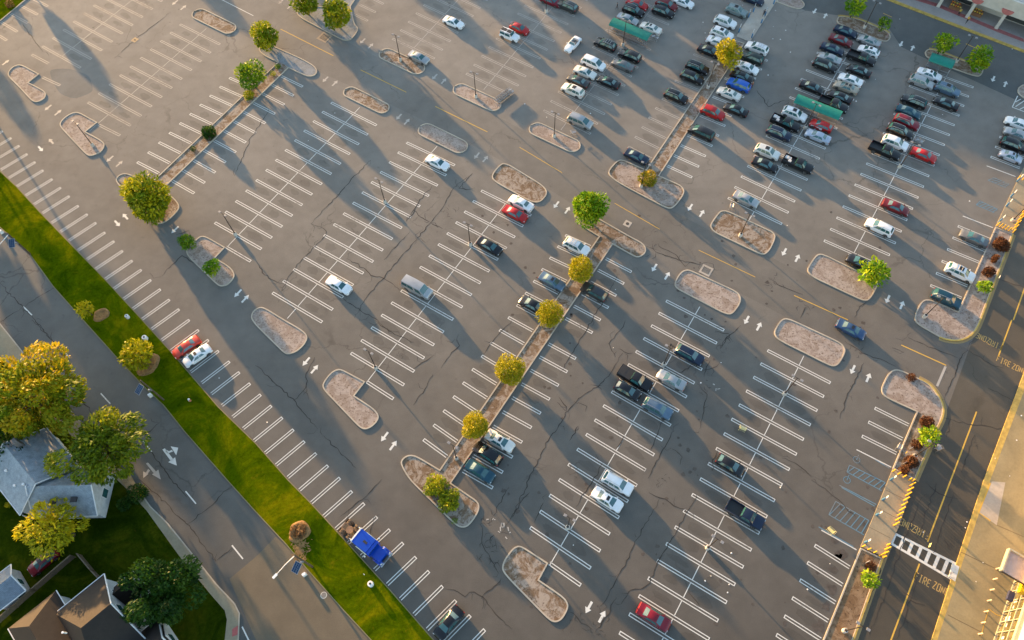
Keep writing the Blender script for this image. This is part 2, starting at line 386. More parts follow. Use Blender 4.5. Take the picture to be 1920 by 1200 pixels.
def screen(kind, x0, x1, wide):
    """window sheet lying 14 mm proud of the body between two stations"""
    bm = bmesh.new(); g = []
    for i in range(4):
        xf = x0 + (x1 - x0) * i / 3
        g.append([top_pt(kind, xf, v * wide) for v in (-1, -.72, -.36, 0, .36, .72, 1)])
    up = (g[3][3] - g[0][3]).normalized(); n = Vector((-up.z, 0, up.x)); n = n if n.z > 0 else -n
    V = [[bm.verts.new(p + n * .014) for p in row] for row in g]
    for i in range(3):
        for j in range(6): bm.faces.new((V[i][j], V[i+1][j], V[i+1][j+1], V[i][j+1]))
    bmesh.ops.recalc_face_normals(bm, faces=bm.faces[:])
    for f in bm.faces:
        if f.normal.z < 0: f.normal_flip()
    return bm
def body_bm(kind):
    L, W, zb, S = ST[kind][:4]
    bm = bmesh.new(); rings = []
    for s in S:
        h = ring_at(kind, s[0])
        pts = h + [Vector((p.x, -p.y, p.z)) for p in h[-2:0:-1]]
        rings.append([bm.verts.new(p) for p in pts])
    n = len(rings[0])
    for A, B in zip(rings, rings[1:]):
        for k in range(n): bm.faces.new((A[k], A[(k+1) % n], B[(k+1) % n], B[k]))
    bm.faces.new(rings[0]); bm.faces.new(rings[-1][::-1])
    if kind == 'pickup':
        x0, x1 = -.5 * L + .03, -.1 * L - .01; y = W / 2
        for s in (-1, 1): bx(bm, x0 + .02, x1, min(s*y*.985, s*(y-.10)), max(s*y*.985, s*(y-.10)), .70, 1.24)
        bx(bm, x0, x0 + .09, -y + .101, y - .101, .70, 1.22)
    bmesh.ops.recalc_face_normals(bm, faces=bm.faces[:])
    return bm
def wheel_bm(r, w):
    bm = bmesh.new(); n = 18
    prof = [(r * .55, -w/2), (r * .94, -w/2), (r, -w/2 + .03), (r, w/2 - .03), (r * .94, w/2), (r * .64, w/2)]
    lathe(bm, prof, n)
    for f in bm.faces: f.material_index = 0
    lathe(bm, [(r * .63, w/2 - .02), (r * .60, w/2 + .004), (r * .18, w/2 - .012)], n, mi=1)
    for v in bm.verts: v.co = Vector((v.co.x, v.co.z, v.co.y))
    bmesh.ops.recalc_face_normals(bm, faces=bm.faces[:])
    return bm
TEMPL = {}
def car_template(kind):
    """list of (part name, mesh, local position, takes body paint)"""
    if kind in TEMPL: return TEMPL[kind]
    L, W, zb, S, rb, rr, rf, cw = ST[kind]
    P = []
    add = lambda nm, bm, mat, loc=(0, 0, 0), paint=False, sm=35: P.append((nm, to_mesh(nm, bm, mat, sm), loc, paint))
    add('body', body_bm(kind), PAINT['white'], paint=True)
    X = lambda i: S[i][0]
    lerp = lambda a, b, k: a + (b - a) * k
    if kind == 'convertible':
        bm = bmesh.new(); y = W / 2
        bx(bm, -.295 * L, .118 * L, -.72 * y, .72 * y, .57, .615)
        add('cabin_floor', bm, M_dark)
        for sx in (-.20, -.02):
            for s in (-1, 1):
                bm = bmesh.new(); bx(bm, sx * L, (sx + .09) * L, s * .38 * y - .22, s * .38 * y + .22, .62, .78); bx(bm, (sx - .02) * L, (sx + .005) * L, s * .38 * y - .22, s * .38 * y + .22, .62, 1.08)
                bmesh.ops.bevel(bm, geom=bm.edges[:], offset=.03, segments=1)
                add('seat', bm, plain('grey_seat_leather', (.2, .2, .2), .6))
        bm = bmesh.new(); x0, x1 = .128 * L, .055 * L
        quad(bm, [(x0, -.76*y, .96), (x0, .76*y, .96), (x1, .62*y, 1.30), (x1, -.62*y, 1.30)])
        add('windscreen', bm, M_glass_l)
        bm = bmesh.new(); tube(bm, [(x0, -.78*y, .94), (x1, -.63*y, 1.31), (x1, .63*y, 1.31), (x0, .78*y, .94)], .035, 6)
        add('windscreen_frame', bm, PAINT['white'], paint=True)
    else:
        add('windscreen', screen(kind, lerp(X(rf), X(cw), .06), lerp(X(rf), X(cw), .95), .93), M_glass)
        add('rear_window', screen(kind, lerp(X(rb), X(rr), .10), lerp(X(rb), X(rr), .90), .88), M_glass_l if kind in ('sedan', 'bubble') else M_glass)
        for s in (-1, 1):
            xb0, xb1 = lerp(X(rr), X(rb), .35), lerp(X(rf), X(cw), .55)
            xt0, xt1 = X(rr) + .015, X(rf) - .004
            cuts = [(0, .47), (.505, 1)] if kind not in ('minivan', 'van', 'suv') else [(0, .28), (.31, .62), (.65, 1)]
            if kind == 'van': cuts = [(.02, .3), (.33, .62), (.72, 1)]
            for u0, u1 in cuts:
                bm = bmesh.new(); rows = []
                for i in range(4):
                    u = lerp(u0, u1, i / 3)
                    a = side_pt(kind, lerp(xb0, xb1, u), .10, s); b = side_pt(kind, lerp(xt0, xt1, u), .86, s)
                    rows.append((bm.verts.new(a), bm.verts.new(b)))
                for A, B in zip(rows, rows[1:]): bm.faces.new((A[0], B[0], B[1], A[1]) if s < 0 else (A[0], A[1], B[1], B[0]))
                add('side_window', bm, M_glass)
    r = {'suv': .36, 'pickup': .39, 'jeep': .40, 'van': .37}.get(kind, .325)
    fx, rx = {'pickup': (.80, .20), 'minivan': (.81, .20), 'van': (.80, .21), 'jeep': (.80, .19)}.get(kind, (.81, .19))
    for xf in (fx, rx):
        for s in (-1, 1):
            bm = wheel_bm(r, .23)
            # black wheel-arch lip
            n = 14; ww = W / 2 * ring_at(kind, xf)[2].y / (W / 2)
            if s < 0:
                for v in bm.verts: v.co.y = -v.co.y
                bmesh.ops.reverse_faces(bm, faces=bm.faces[:])
            cy = ww - .10
            o = .104 * s
            ring = [bm.verts.new(((r + .07) * cos(pi * k / n), o, (r + .07) * sin(pi * k / n) * 1.0)) for k in range(n + 1)]
            f = bm.faces.new(ring if s < 0 else ring[::-1]); f.material_index = 2
            add('wheel', bm, [M_tyre, M_rim, M_dark], ((xf - .5) * L, s * cy, r))
    for s in (-1, 1):
        fr = ring_at(kind, .972)[4]; rr_ = ring_at(kind, .016)[4]
        bm = bmesh.new(); bx(bm, fr.x - .10, fr.x + .06, min(s*fr.y*.62, s*fr.y*1.0), max(s*fr.y*.62, s*fr.y*1.0), fr.z - .11, fr.z + .025)
        bmesh.ops.bevel(bm, geom=bm.edges[:], offset=.03, segments=1); add('headlight', bm, M_lamp)
        zt = 1.0 if kind == 'pickup' else rr_.z
        yy = W / 2 * .9 if kind == 'pickup' else rr_.y * 1.02
        bm = bmesh.new(); bx(bm, rr_.x - .06, rr_.x + .10, min(s*yy*.72, s*yy*1.0), max(s*yy*.72, s*yy*1.0), zt - .16, zt + .02)
        bmesh.ops.bevel(bm, geom=bm.edges[:], offset=.03, segments=1); add('tail_light', bm, M_tail)
        mp = ring_at(kind, X(cw) - .035 if kind != 'convertible' else .64)[4]
        bm = bmesh.new(); bx(bm, mp.x - .02, mp.x + .10, min(s*mp.y, s*(mp.y + .20)), max(s*mp.y, s*(mp.y + .20)), mp.z + .0, mp.z + .13)
        bmesh.ops.bevel(bm, geom=bm.edges[:], offset=.03, segments=1); add('wing_mirror', bm, PAINT['white'], paint=True)
    if kind == 'pickup':
        bm = bmesh.new(); y = W / 2; x0, x1 = -.5 * L + .13, -.1 * L - .02
        quad(bm, [(x0, -y + .11, .845), (x1, -y + .11, .845), (x1, y - .11, .845), (x0, y - .11, .845)])
        add('bed_liner', bm, M_dark)
    bm = bmesh.new(); gr = ring_at(kind, .995)[4]
    bx(bm, gr.x - .05, gr.x + .045, -gr.y * .55, gr.y * .55, gr.z - .16, gr.z - .02); add('grille', bm, M_dark)
    # extras, added on request
    bm = bmesh.new(); a, b = lerp(X(rr), X(rf), .52), lerp(X(rr), X(rf), .86)
    g = [[top_pt(kind, lerp(a, b, i / 2), v) + Vector((0, 0, .012)) for v in (-.62, 0, .62)] for i in range(3)]
    V = [[bm.verts.new(p) for p in row] for row in g]
    for i in range(2):
        for j in range(2): bm.faces.new((V[i][j], V[i+1][j], V[i+1][j+1], V[i][j+1]))
    X_ = {'sunroof': [('sunroof', to_mesh('sunroof', bm, M_dark, 35), (0, 0, 0), False)], 'rails': [], 'bars': []}
    for s in (-1, 1):
        bm = bmesh.new(); pts = [top_pt(kind, lerp(X(rr), X(rf), u), .84 * s) + Vector((0, 0, dz)) for u, dz in ((.02, .0), (.08, .055), (.5, .06), (.92, .055), (.98, .0))]
        tube(bm, pts, .028, 6); X_['rails'].append(('roof_rail', to_mesh('roof_rail', bm, M_rail, 40), (0, 0, 0), False))
    for u in (.28, .50, .72):
        bm = bmesh.new(); c = lerp(X(rr), X(rf), u)
        tube(bm, [top_pt(kind, c, -.84) + Vector((0, 0, .07)), top_pt(kind, c, 0) + Vector((0, 0, .075)), top_pt(kind, c, .84) + Vector((0, 0, .07))], .04, 6)
        X_['bars'].append(('roof_bar', to_mesh('roof_bar', bm, M_rail, 40), (0, 0, 0), False))
    TEMPL[kind] = (P, X_)
    return TEMPL[kind]
PROTO = {}
KINDNAME = {'sedan': 'sedan', 'hatchback': 'hatchback', 'bubble': 'small_round_car', 'suv': 'suv', 'minivan': 'minivan', 'van': 'van', 'jeep': 'off_road_car', 'pickup': 'pickup_truck', 'convertible': 'convertible'}
CATNAME = {'sedan': 'car', 'hatchback': 'car', 'bubble': 'car', 'suv': 'SUV', 'minivan': 'minivan', 'van': 'van', 'jeep': 'off-road car', 'pickup': 'pickup truck', 'convertible': 'convertible car'}
def place_car(px, py, kind, colour, head, label, opts='', group='cars parked in the shopping centre lot', zc=0.75):
    c = G(px, py, zc); c.z = 0.012
    if head == 'R': a = ANG_D
    elif head == 'L': a = ANG_D + pi
    else:
        p, q = G(*head[0], zc), G(*head[1], zc); a = math.atan2(q.y - p.y, q.x - p.x)
    if head in ('R', 'L'): a += random.uniform(-.03, .03)
    t = thing(KINDNAME[kind], label, CATNAME[kind], c, a, group)
    parts, ext = car_template(kind)
    use = list(parts)
    for w in opts.split():
        if w in ext: use += ext[w]
    for nm, me, loc, paint in use:
        o = link(D.objects.new(nm, me)); o.parent = t; o.location = loc
        if paint:
            o.material_slots[0].link = 'OBJECT'; o.material_slots[0].material = PAINT[colour]
    if 'blackroof' in opts or 'whitedoor' in opts:
        L, W, zb, S, rb, rr, rf, cw = ST[kind]
        bm = bmesh.new()
        if 'blackroof' in opts:
            g = [[top_pt(kind, S[rr][0] + (S[rf][0] - S[rr][0]) * i / 3, v) + Vector((0, 0, .011)) for v in (-1, -.5, 0, .5, 1)] for i in range(4)]
            V = [[bm.verts.new(p) for p in row] for row in g]
            for i in range(3):
                for j in range(4): bm.faces.new((V[i][j], V[i+1][j], V[i+1][j+1], V[i][j+1]))
            obj('roof_panel', bm, M_dark, t, 40)
        else:
            for s in (-1, 1):
                pass
            y = W / 2
            quad(bm, [(-.1 * L, y + .006, .42), (.40 * L, y * .97 + .006, .42), (.40 * L, y * .95 + .006, .80), (-.1 * L, y + .006, .88)][::-1])
            obj('door_panel', bm, PAINT['white'], t)
    if 'cargo' in opts:
        L, W = ST[kind][:2]
        bm = bmesh.new()
        for x, y, s, h in ((-.40, .3, .34, .3), (-.31, .28, .3, .26), (-.27, -.35, .28, .35)):
            bx(bm, x * L - s, x * L + s, y - s, y + s, .86, .86 + h)
        bmesh.ops.bevel(bm, geom=bm.edges[:], offset=.05, segments=2)
        obj('cargo', bm, plain('pale_cargo', (.5, .5, .5), .6), t)
    if 'tonneau' in opts:
        L, W = ST[kind][:2]; y = W / 2
        bm = bmesh.new(); bx(bm, -.5 * L + .12, -.1 * L - .02, -y + .07, y - .07, 1.2, 1.27); bx(bm, -.30 * L, -.295 * L, -y + .07, y - .07, 1.27, 1.285)
        obj('tonneau_cover', bm, M_dark, t)
    if 'rack' in opts:
        L = ST[kind][0]
        bm = bmesh.new(); tube(bm, [(-.5 * L, 0, .5), (-.5 * L - .9, 0, .55)], .05, 6)
        for x in (.55, .95):
            tube(bm, [(-.5 * L - x, -.45, .6), (-.5 * L - x, .1, .62)], .05, 6)
        bx(bm, -.5 * L - 1.05, -.5 * L - .8, -.15, .15, .5, .75)
        obj('hitch_carrier', bm, M_dark, t)
    return t
# ------------------------------------------------------------------ ground sheets
bm = bmesh.new(); quad(bm, [(-1500, -1500, 0), (1500, -1500, 0), (1500, 1500, 0), (-1500, 1500, 0)])
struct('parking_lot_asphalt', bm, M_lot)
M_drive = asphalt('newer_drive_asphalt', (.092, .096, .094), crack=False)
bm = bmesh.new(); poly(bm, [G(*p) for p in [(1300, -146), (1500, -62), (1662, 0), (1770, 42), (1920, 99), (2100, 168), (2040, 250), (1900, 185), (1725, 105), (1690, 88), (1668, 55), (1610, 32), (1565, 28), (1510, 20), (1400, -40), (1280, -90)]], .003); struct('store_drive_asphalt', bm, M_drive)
STREET_E = [(-260, 150), (-120, 300), (0, 426), (55, 475), (100, 537), (155, 599), (225, 677), (275, 730), (307, 760), (347, 810), (425, 899), (480, 960), (537, 1021), (580, 1072), (645, 1145), (695, 1199), (850, 1370), (1010, 1545)]
STREET_W = [(-420, 150), (-240, 350), (0, 607), (52, 672), (110, 745), (250, 905), (282, 950), (315, 982), (327, 997), (375, 1057), (405, 1095), (440, 1132), (449, 1150), (447, 1199), (420, 1290)]
GRASS_N = [(-260, 60), (-140, 180), (0, 321), (31, 350), (76, 399), (126, 451), (194, 521), (264, 597), (320, 659), (410, 764), (480, 832), (539, 899), (585, 946), (655, 1022), (730, 1105), (812, 1199), (960, 1370), (1105, 1540)]
g = lambda L: [G(*p) for p in L]
bm = bmesh.new(); poly(bm, g(STREET_E) + g(STREET_W)[::-1], .004); struct('street', bm, M_street)
bm = bmesh.new(); poly(bm, g([(430, 1086), (482, 1042), (517, 1006), (537, 1024), (580, 1074), (645, 1147), (700, 1204), (860, 1380), (560, 1380), (480, 1200), (458, 1150)]), .008); struct('side_street', bm, M_street_new)
# verge between street and lot, lawn round the houses
def slab(bm, outline, z0, z1, mi=0):
    P = ccw(outline); poly(bm, P, z1, mi); n = len(P)
    for i in range(n):
        a, b = P[i], P[(i+1) % n]
        f = bm.faces.new([bm.verts.new(p) for p in ((a.x, a.y, z0), (b.x, b.y, z0), (b.x, b.y, z1), (a.x, a.y, z1))]); f.material_index = mi
bm = bmesh.new(); slab(bm, g(GRASS_N) + g(STREET_E)[::-1], 0, .10); struct('grass_verge', bm, M_grass)
WALK_IN = [(-460, 190), (-280, 380), (-30, 630), (18, 688), (80, 765), (236, 915), (275, 957), (342, 1050), (400, 1120), (422, 1145), (426, 1162), (422, 1199), (395, 1290)]
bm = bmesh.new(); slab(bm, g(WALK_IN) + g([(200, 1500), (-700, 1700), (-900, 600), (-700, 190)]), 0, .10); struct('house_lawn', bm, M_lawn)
bm = bmesh.new(); slab(bm, [p for p in g(STREET_W)] + g(WALK_IN)[::-1], 0, .13); struct('street_sidewalk', bm, M_walk)
bm = bmesh.new(); slab(bm, g([(325, 1065), (342, 1050), (355, 1064), (337, 1078)]), .1, .134); struct('driveway_apron', bm, M_walk2)
bm = bmesh.new(); slab(bm, g([(436, 1180), (448, 1172), (447, 1190), (436, 1194)]), .13, .138); struct('tactile_ramp', bm, plain('red_ramp_paint', (.38, .10, .09), .8))
bm = bmesh.new(); slab(bm, g([(-80, 103), (0, 40), (48, 0), (110, -52), (60, -80), (-120, 40)]), 0, .1); struct('corner_grass', bm, M_grass)
bm = bmesh.new(); prism_strip(bm, g([(-80, 103), (0, 40), (48, 0), (110, -52)]), .18, 0, .14, 0); struct('corner_kerb', bm, M_kerb)
# thin kerbs of the verge
bm = bmesh.new(); prism_strip(bm, g(GRASS_N), .13, 0, .12, 0); prism_strip(bm, g(STREET_E), .12, 0, .12, 0); struct('verge_kerb', bm, M_kerb_v)
bm = bmesh.new(); prism_strip(bm, g(STREET_W), .15, 0, .15, 0); struct('sidewalk_kerb', bm, M_kerb)

# fire lane, right-hand plaza
FL_L = [(1990, 230), (1925, 385), (1899, 437), (1866, 525), (1838, 600), (1815, 660), (1768, 790), (1715, 899), (1666, 1035), (1600, 1199), (1530, 1370), (1435, 1600), (1330, 1850)]
KERB_R = [(2030, 400), (1917, 705), (1844, 900), (1791, 1060), (1746, 1199), (1690, 1370), (1610, 1600), (1520, 1850)]
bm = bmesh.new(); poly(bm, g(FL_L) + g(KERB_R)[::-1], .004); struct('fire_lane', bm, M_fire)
KR2 = [(2042, 402), (1929, 708), (1855, 903), (1801, 1063), (1756, 1202), (1700, 1373), (1620, 1603), (1530, 1853)]
bm = bmesh.new(); slab(bm, g(KR2) + g([(2300, 1853), (2700, 402)]), 0, .13); struct('store_plaza', bm, M_plaza)
bm = bmesh.new(); slab(bm, g(KERB_R) + g(KR2)[::-1], 0, .132); struct('yellow_plaza_kerb', bm, M_kerb_y)
bm = bmesh.new(); slab(bm, g([(1859, 903), (1884, 905), (1868, 985), (1834, 962)]), .13, .136); struct('plaza_slab', bm, M_walk2)
bm = bmesh.new(); strip(bm, g([(1856, 906), (1834, 961), (1856, 977)]), .22, .142); strip(bm, g([(1853, 1142), (1846, 1164), (1838, 1194)]), .10, .142); strip(bm, g([(1853, 1142), (1866, 1152), (1882, 1158)]), .10, .142); struct('yellow_plaza_line', bm, M_yellow)
bm = bmesh.new()
for a, b in (((1800, 1035), (1905, 1085)), ((1776, 1153), (1840, 1186)), ((1868, 985), (1930, 1012))): strip(bm, [G(*a), G(*b)], .07, .14)
struct('plaza_joint', bm, plain('joint_dark', (.12, .085, .05), .9))  # dark joint lines across the plaza
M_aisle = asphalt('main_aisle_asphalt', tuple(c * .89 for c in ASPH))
bm = bmesh.new(); poly(bm, g([(420, -40), (560, 25), (650, 78), (742, 125), (885, 194), (1032, 270), (1160, 345), (1257, 393), (1340, 437), (1437, 478), (1520, 520), (1630, 564), (1717, 607), (1815, 655), (1768, 745), (1690, 694), (1580, 643), (1480, 598), (1385, 548), (1296, 507), (1205, 454), (1100, 399), (958, 311), (838, 247), (695, 178), (596, 134), (490, 82), (330, 5)]), .002); struct('main_aisle', bm, M_aisle)
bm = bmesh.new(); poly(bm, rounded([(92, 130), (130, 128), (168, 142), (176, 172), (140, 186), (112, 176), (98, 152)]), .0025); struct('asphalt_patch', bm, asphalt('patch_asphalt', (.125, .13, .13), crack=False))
# accessible landings
PADS = [[(1673, 880), (1714, 901), (1684, 990), (1656, 1044), (1613, 1025), (1640, 962)], [(1925, 302), (1866, 425), (1899, 438), (1926, 384), (1990, 232), (1955, 232)]]
for P in PADS:
    bm = bmesh.new(); slab(bm, g(P), 0, .125); struct('concrete_landing', bm, M_walk)
bm = bmesh.new()
for a, b in (((1660, 919), (1694, 936)), ((1643, 952), (1681, 972)), ((1628, 988), (1668, 1009)), ((1894, 375), (1921, 388)), ((1880, 402), (1910, 415))): strip(bm, [G(*a), G(*b)], .06, .129)
struct('landing_joint', bm, plain('joint_dark', (.12, .085, .05), .9))  # dark joint lines across the landings
bm = bmesh.new(); slab(bm, g([(1432, -14), (1425, 0), (1380, 69), (1406, 79), (1454, 5), (1462, -10)]), 0, .12); struct('concrete_walkway', bm, M_walk2)
# far sidewalk in front of the arcade
FS_K = [(1300, -146), (1500, -62), (1662, 0), (1770, 42), (1920, 99), (2100, 168)]
FS_K2 = [(1300, -150), (1501, -66), (1664, -4), (1772, 38), (1922, 95), (2102, 164)]
FS_IN = [(1300, -230), (1500, -150), (1690, -80), (1800, -35), (1920, 15), (2150, 105)]
bm = bmesh.new(); slab(bm, g(FS_K2) + g(FS_IN)[::-1], 0, .13); struct('arcade_sidewalk', bm, concrete_mat('arcade_concrete', (.30, .28, .27)))
bm = bmesh.new(); slab(bm, g(FS_K) + g(FS_K2)[::-1], 0, .134); struct('yellow_arcade_kerb', bm, M_kerb_y)
bm = bmesh.new(); poly(bm, [G(*p, .136) for p in [(1712, -1), (1760, 14), (1815, 37), (1870, 60), (1920, 79), (1920, 73), (1870, 53), (1815, 30), (1762, 8), (1715, -7)]]); struct('red_paving_band', bm, plain('red_brick_paving', (.30, .10, .10), .85))

# ------------------------------------------------------------------ stall markings
bm_l = bmesh.new(); bm_w = bmesh.new(); bm_b = bmesh.new()
SEP, LW, ZM = .40, .125, .012
def lerpv(a, b, k): return a + (b - a) * k
def hairpin(a, b, cap_a=True, cap_b=True, bm=None):
    """two parallel painted lines from a to b, closed at the chosen ends"""
    bm = bm or bm_l
    t = (b - a); t.z = 0; t.normalize(); n = Vector((-t.y, t.x, 0)) * (SEP / 2)
    for s in (-1, 1): strip(bm, [a + n * s, b + n * s], LW, ZM)
    h = n * (1 + LW / SEP)
    if cap_a: strip(bm, [a - h + t * LW / 2, a + h + t * LW / 2], LW, ZM + .0005)
    if cap_b: strip(bm, [b - h - t * LW / 2, b + h - t * LW / 2], LW, ZM + .0005)
WEAR = []
def row(L0, R0, L1, R1, n, k0=0, k1=None, axis=True, skip=(), bm=None, ext=(.5, .5), caps=(True, True)):
    """n intervals between the first and the last separator; k0..k1 are the ones painted"""
    bm = bm or bm_l
    L0, R0, L1, R1 = G(*L0), G(*R0), G(*L1), G(*R1)
    k1 = n if k1 is None else k1
    for k in range(k0, k1 + 1):
        if k in skip: continue
        hairpin(lerpv(L0, L1, k / n), lerpv(R0, R1, k / n), caps[0], caps[1], bm)
    WEAR.append((L0, R0, L1, R1, n, k0, k1, axis))
    if axis:
        A, B = (L0 + R0) / 2, (L1 + R1) / 2
        d = (B - A).normalized(); step = (B - A).length / n
        # the axis line is broken inside each hairpin
        ks = list(range(k0 - 1, k1 + 1))
        for k in ks:
            s0 = k * step + SEP / 2; s1 = (k + 1) * step - SEP / 2
            if k == k0 - 1: s0 = (k0 - ext[0] * 2) * step
            if k == k1: s1 = (k1 + ext[1] * 2) * step
            strip(bm, [A + d * s0, A + d * s1], .12, ZM)
row((176.25, 10), (248.75, 47.5), (79.5, 87), (151, 127), 5, -5, 5, bm=bm_w, ext=(.5, 0))
hairpin(G(59.5, 102.5), G(91, 119), True, False, bm_w); hairpin(G(80, 145), G(112.5, 160), False, True, bm_w)
row((337.5, 45.75), (412.5, 83.25), (165, 192), (245, 235.5), 9, bm=bm_w, ext=(.35, .9))
hairpin(G(185, 234), G(225, 254), False, True, bm_w)
row((621, 192.5), (706, 235), (403, 417.5), (490, 467), 12, ext=(.35, .5)); hairpin(G(424, 463), G(470, 490), False)
row((762.5, 267.5), (852.5, 310), (511, 549), (604, 604), 14, ext=(.4, .45))
row((902.5, 357.5), (996, 404), (658, 662), (757.5, 722), 14, ext=(.3, .5)); hairpin(G(688, 716), G(737.5, 748), False)
row((1249, 564), (1357.5, 619.5), (994, 989), (1107.5, 1065.5), 16, ext=(.35, .5)); hairpin(G(1030, 1056), G(1089, 1097.5), False)
row((1439, 657), (1557, 718), (1197.5, 1117), (1330, 1199), 16, 0, 22, ext=(.4, .2))
row((736, 72.5), (815, 110), (822.5, -21), (901, 15.5), 6, 0, 10, bm=bm_w, ext=(.3, .3))
row((874, 138), (958, 178), (984, 10), (1065, 46), 8, 0, 12, bm=bm_w, ext=(.3, .3))
row((1019, 207), (1107.5, 251), (1136, 56), (1220, 94), 9, 0, 15, bm=bm_w, ext=(.4, .3))
row((1365, 371), (1466, 420), (1491, 165), (1590.5, 205), 11, 0, 16, ext=(.4, .3))
row((1545, 451), (1657, 501), (1723, 127), (1825, 164), 17, ext=(.4, .4))
row((1857.5, 294), (1912, 315), (1890, 220), (1946, 240), 4, axis=False, caps=(True, False))
row((1796, 424), (1857, 449), (1744.5, 535), (1803, 559), 5, axis=False, caps=(True, False))
row((1640, 765), (1704, 797), (1616, 817.5), (1681, 850), 2, axis=False, caps=(True, False))
row((1527.5, 1022.5), (1593, 1064), (1470.5, 1155), (1539, 1199), 4, 0, 12, axis=False, caps=(True, False))
for a, b in (((1606, 843), (1671, 876)), ((1540, 994), (1606, 1031)), ((1805, 405), (1862, 427)), ((1850, 311), (1904, 331))): strip(bm_l, [G(*a), G(*b)], .16, ZM)
row((430, 146), (471, 164), (257.5, 304), (298, 325), 9, axis=False, caps=(True, False))
row((527.5, 143), (567.5, 162.5), (323, 339), (364, 362.5), 11, axis=False, caps=(False, True))
row((1060, 441), (1107, 462), (794, 824), (838, 856), 16, axis=False, caps=(True, False))
row((1136, 485), (1184, 510), (868, 883), (924, 915), 16, axis=False, caps=(False, True), skip=(6,))
row((1265.5, 151), (1312, 170), (1177.5, 275), (1222, 298), 7, -6, 7, axis=False, caps=(True, False), bm=bm_w)
row((1391, 97), (1439, 114), (1251, 311), (1297.5, 332.5), 12, axis=False, caps=(False, True))
row((657.5, 24), (689.5, 39), (688, -7.5), (719, 7.5), 2, 0, 6, axis=False, caps=(False, True), bm=bm_w)
row((37.5, 10), (71, 27.5), (1, 41), (32.5, 59.5), 2, -4, 4, axis=False, caps=(False, True), bm=bm_w)
OUT = [(-44, 205), (-28, 219), (-11, 232), (5, 246), (21, 259), (36, 273.5), (51, 289), (66, 304), (81, 319.5), (98, 336), (114, 352), (130, 368), (147, 386), (164, 402), (180, 418), (197, 436), (214, 452.5), (230, 470.5), (248, 489), (265, 506), (283, 525), (301, 542.5), (318, 562), (336, 580), (355, 600), (372.5, 619), (391, 637.5), (410, 658), (430.5, 678), (449, 698), (469, 719), (489, 740), (509, 761), (529.5, 783), (550.5, 805.5), (571, 827.5), (593, 850), (615, 873), (637.5, 896), (660, 921), (683, 944), (707, 969), (731, 993), (756, 1018), (780, 1044.5), (804.5, 1071), (830, 1099), (855, 1126), (882, 1154), (909, 1180.5), (936, 1209)]
_da = G(16, 334) - G(66, 304); _db = G(801, 1180) - G(855, 1126)
for i, q in enumerate(OUT):
    o = G(*q); k = i / (len(OUT) - 1)
    hairpin(o, o + lerpv(_da, _db, k), True, False)
EDGE_DIR = _da
bm = bmesh.new(); rw = random.Random(4)
for L0, R0, L1, R1, n, k0, k1, two in WEAR:
    for k in range(k0, k1):
        a = lerpv(L0, L1, (k + .5) / n); b = lerpv(R0, R1, (k + .5) / n); u = (b - a).normalized(); v = Vector((-u.y, u.x, 0)); W_ = (b - a).length
        for f in ((.26, .74) if two else (.5,)):
            if rw.random() < .25: continue
            c = a + u * (W_ * f + rw.uniform(-.4, .4)) + v * rw.uniform(-.2, .2); m = 14; ra, rb = rw.uniform(1.0, 1.9), rw.uniform(.45, .85)
            bm.faces.new([bm.verts.new(c + u * (ra * rw.uniform(.75, 1.2) * cos(2*pi*j/m)) + v * (rb * rw.uniform(.7, 1.2) * sin(2*pi*j/m)) + Vector((0, 0, .004))) for j in range(m)])
struct('stall_wear', bm, M_wear)
# accessible bays
for P, n in (([(1593, 872), (1588, 885), (1653, 920), (1660, 905)], 6), ([(1567, 940), (1554, 965), (1620, 1003), (1629, 976)], 6), ([(1864, 333), (1852, 338), (1886, 352), (1892, 345)], 5), ([(1838, 377), (1830, 384), (1864, 399), (1870, 392)], 5)):
    a, b, c, d = g(P)
    strip(bm_b, [a, d], .12, ZM); strip(bm_b, [b, c], .12, ZM); strip(bm_b, [a, b], .12, ZM + .001)
    for k in range(n + 1): strip(bm_b, [lerpv(b, c, (k + .1) / (n + .6)), lerpv(a, d, min((k + .9) / (n + .6), 1))], .12, ZM + .002)
for a, b in (((1574, 910), (1643, 946)), ((1578, 914), (1640, 949)), ((1535, 988), (1600, 1025)), ((1641, 862), (1668, 878))): strip(bm_b, [G(*a), G(*b)], .14, ZM)
for c in ((1588, 900), (1606, 862)):
    c = G(*c)
    for k in range(10): strip(bm_b, [c + Vector((cos(k*.63), sin(k*.63), 0)) * .5, c + Vector((cos(k*.63+.63), sin(k*.63+.63), 0)) * .5], .09, ZM)
    strip(bm_b, [c, c + E_ * .9], .12, ZM)
# hatched nose at the far right
for a, b in (((1908, 180), (1898, 201)), ((1898, 201), (1930, 213)), ((1904, 200), (1925, 186)), ((1912, 205), (1930, 196)), ((1902, 192), (1914, 186))): strip(bm_l, [G(*a), G(*b)], .16, ZM)
# stop bar + crosswalk
strip(bm_w, [G(1773, 687), G(1757, 724)], .35, ZM)
a, b, c, d = g([(1678.5, 1001), (1671, 1019), (1783, 1085), (1794, 1058)])
strip(bm_l, [a, d], .34, ZM); strip(bm_l, [b, c], .34, ZM)
for k in range(8): strip(bm_l, [lerpv(a, d, k / 7), lerpv(b, c, k / 7)], .45, ZM + .001)
bm_l2 = bmesh.new(); slab(bm_l2, g([(1785, 1056), (1798, 1063), (1790, 1091), (1778, 1082)]), .0, .15); struct('white_kerb_ramp', bm_l2, M_white)
for cx, cy, n in ((945, 993, 9), (918, 975, 3), (1345, 725, 3), (1385, 960, 6)):
    for _ in range(n):
        x, y = random.gauss(cx, 6), random.gauss(cy, 7); a = random.uniform(0, pi); p = G(x, y); strip(bm_w, [p, p + Vector((cos(a), sin(a), 0)) * random.uniform(.2, .7)], random.uniform(.06, .2), ZM + .001)
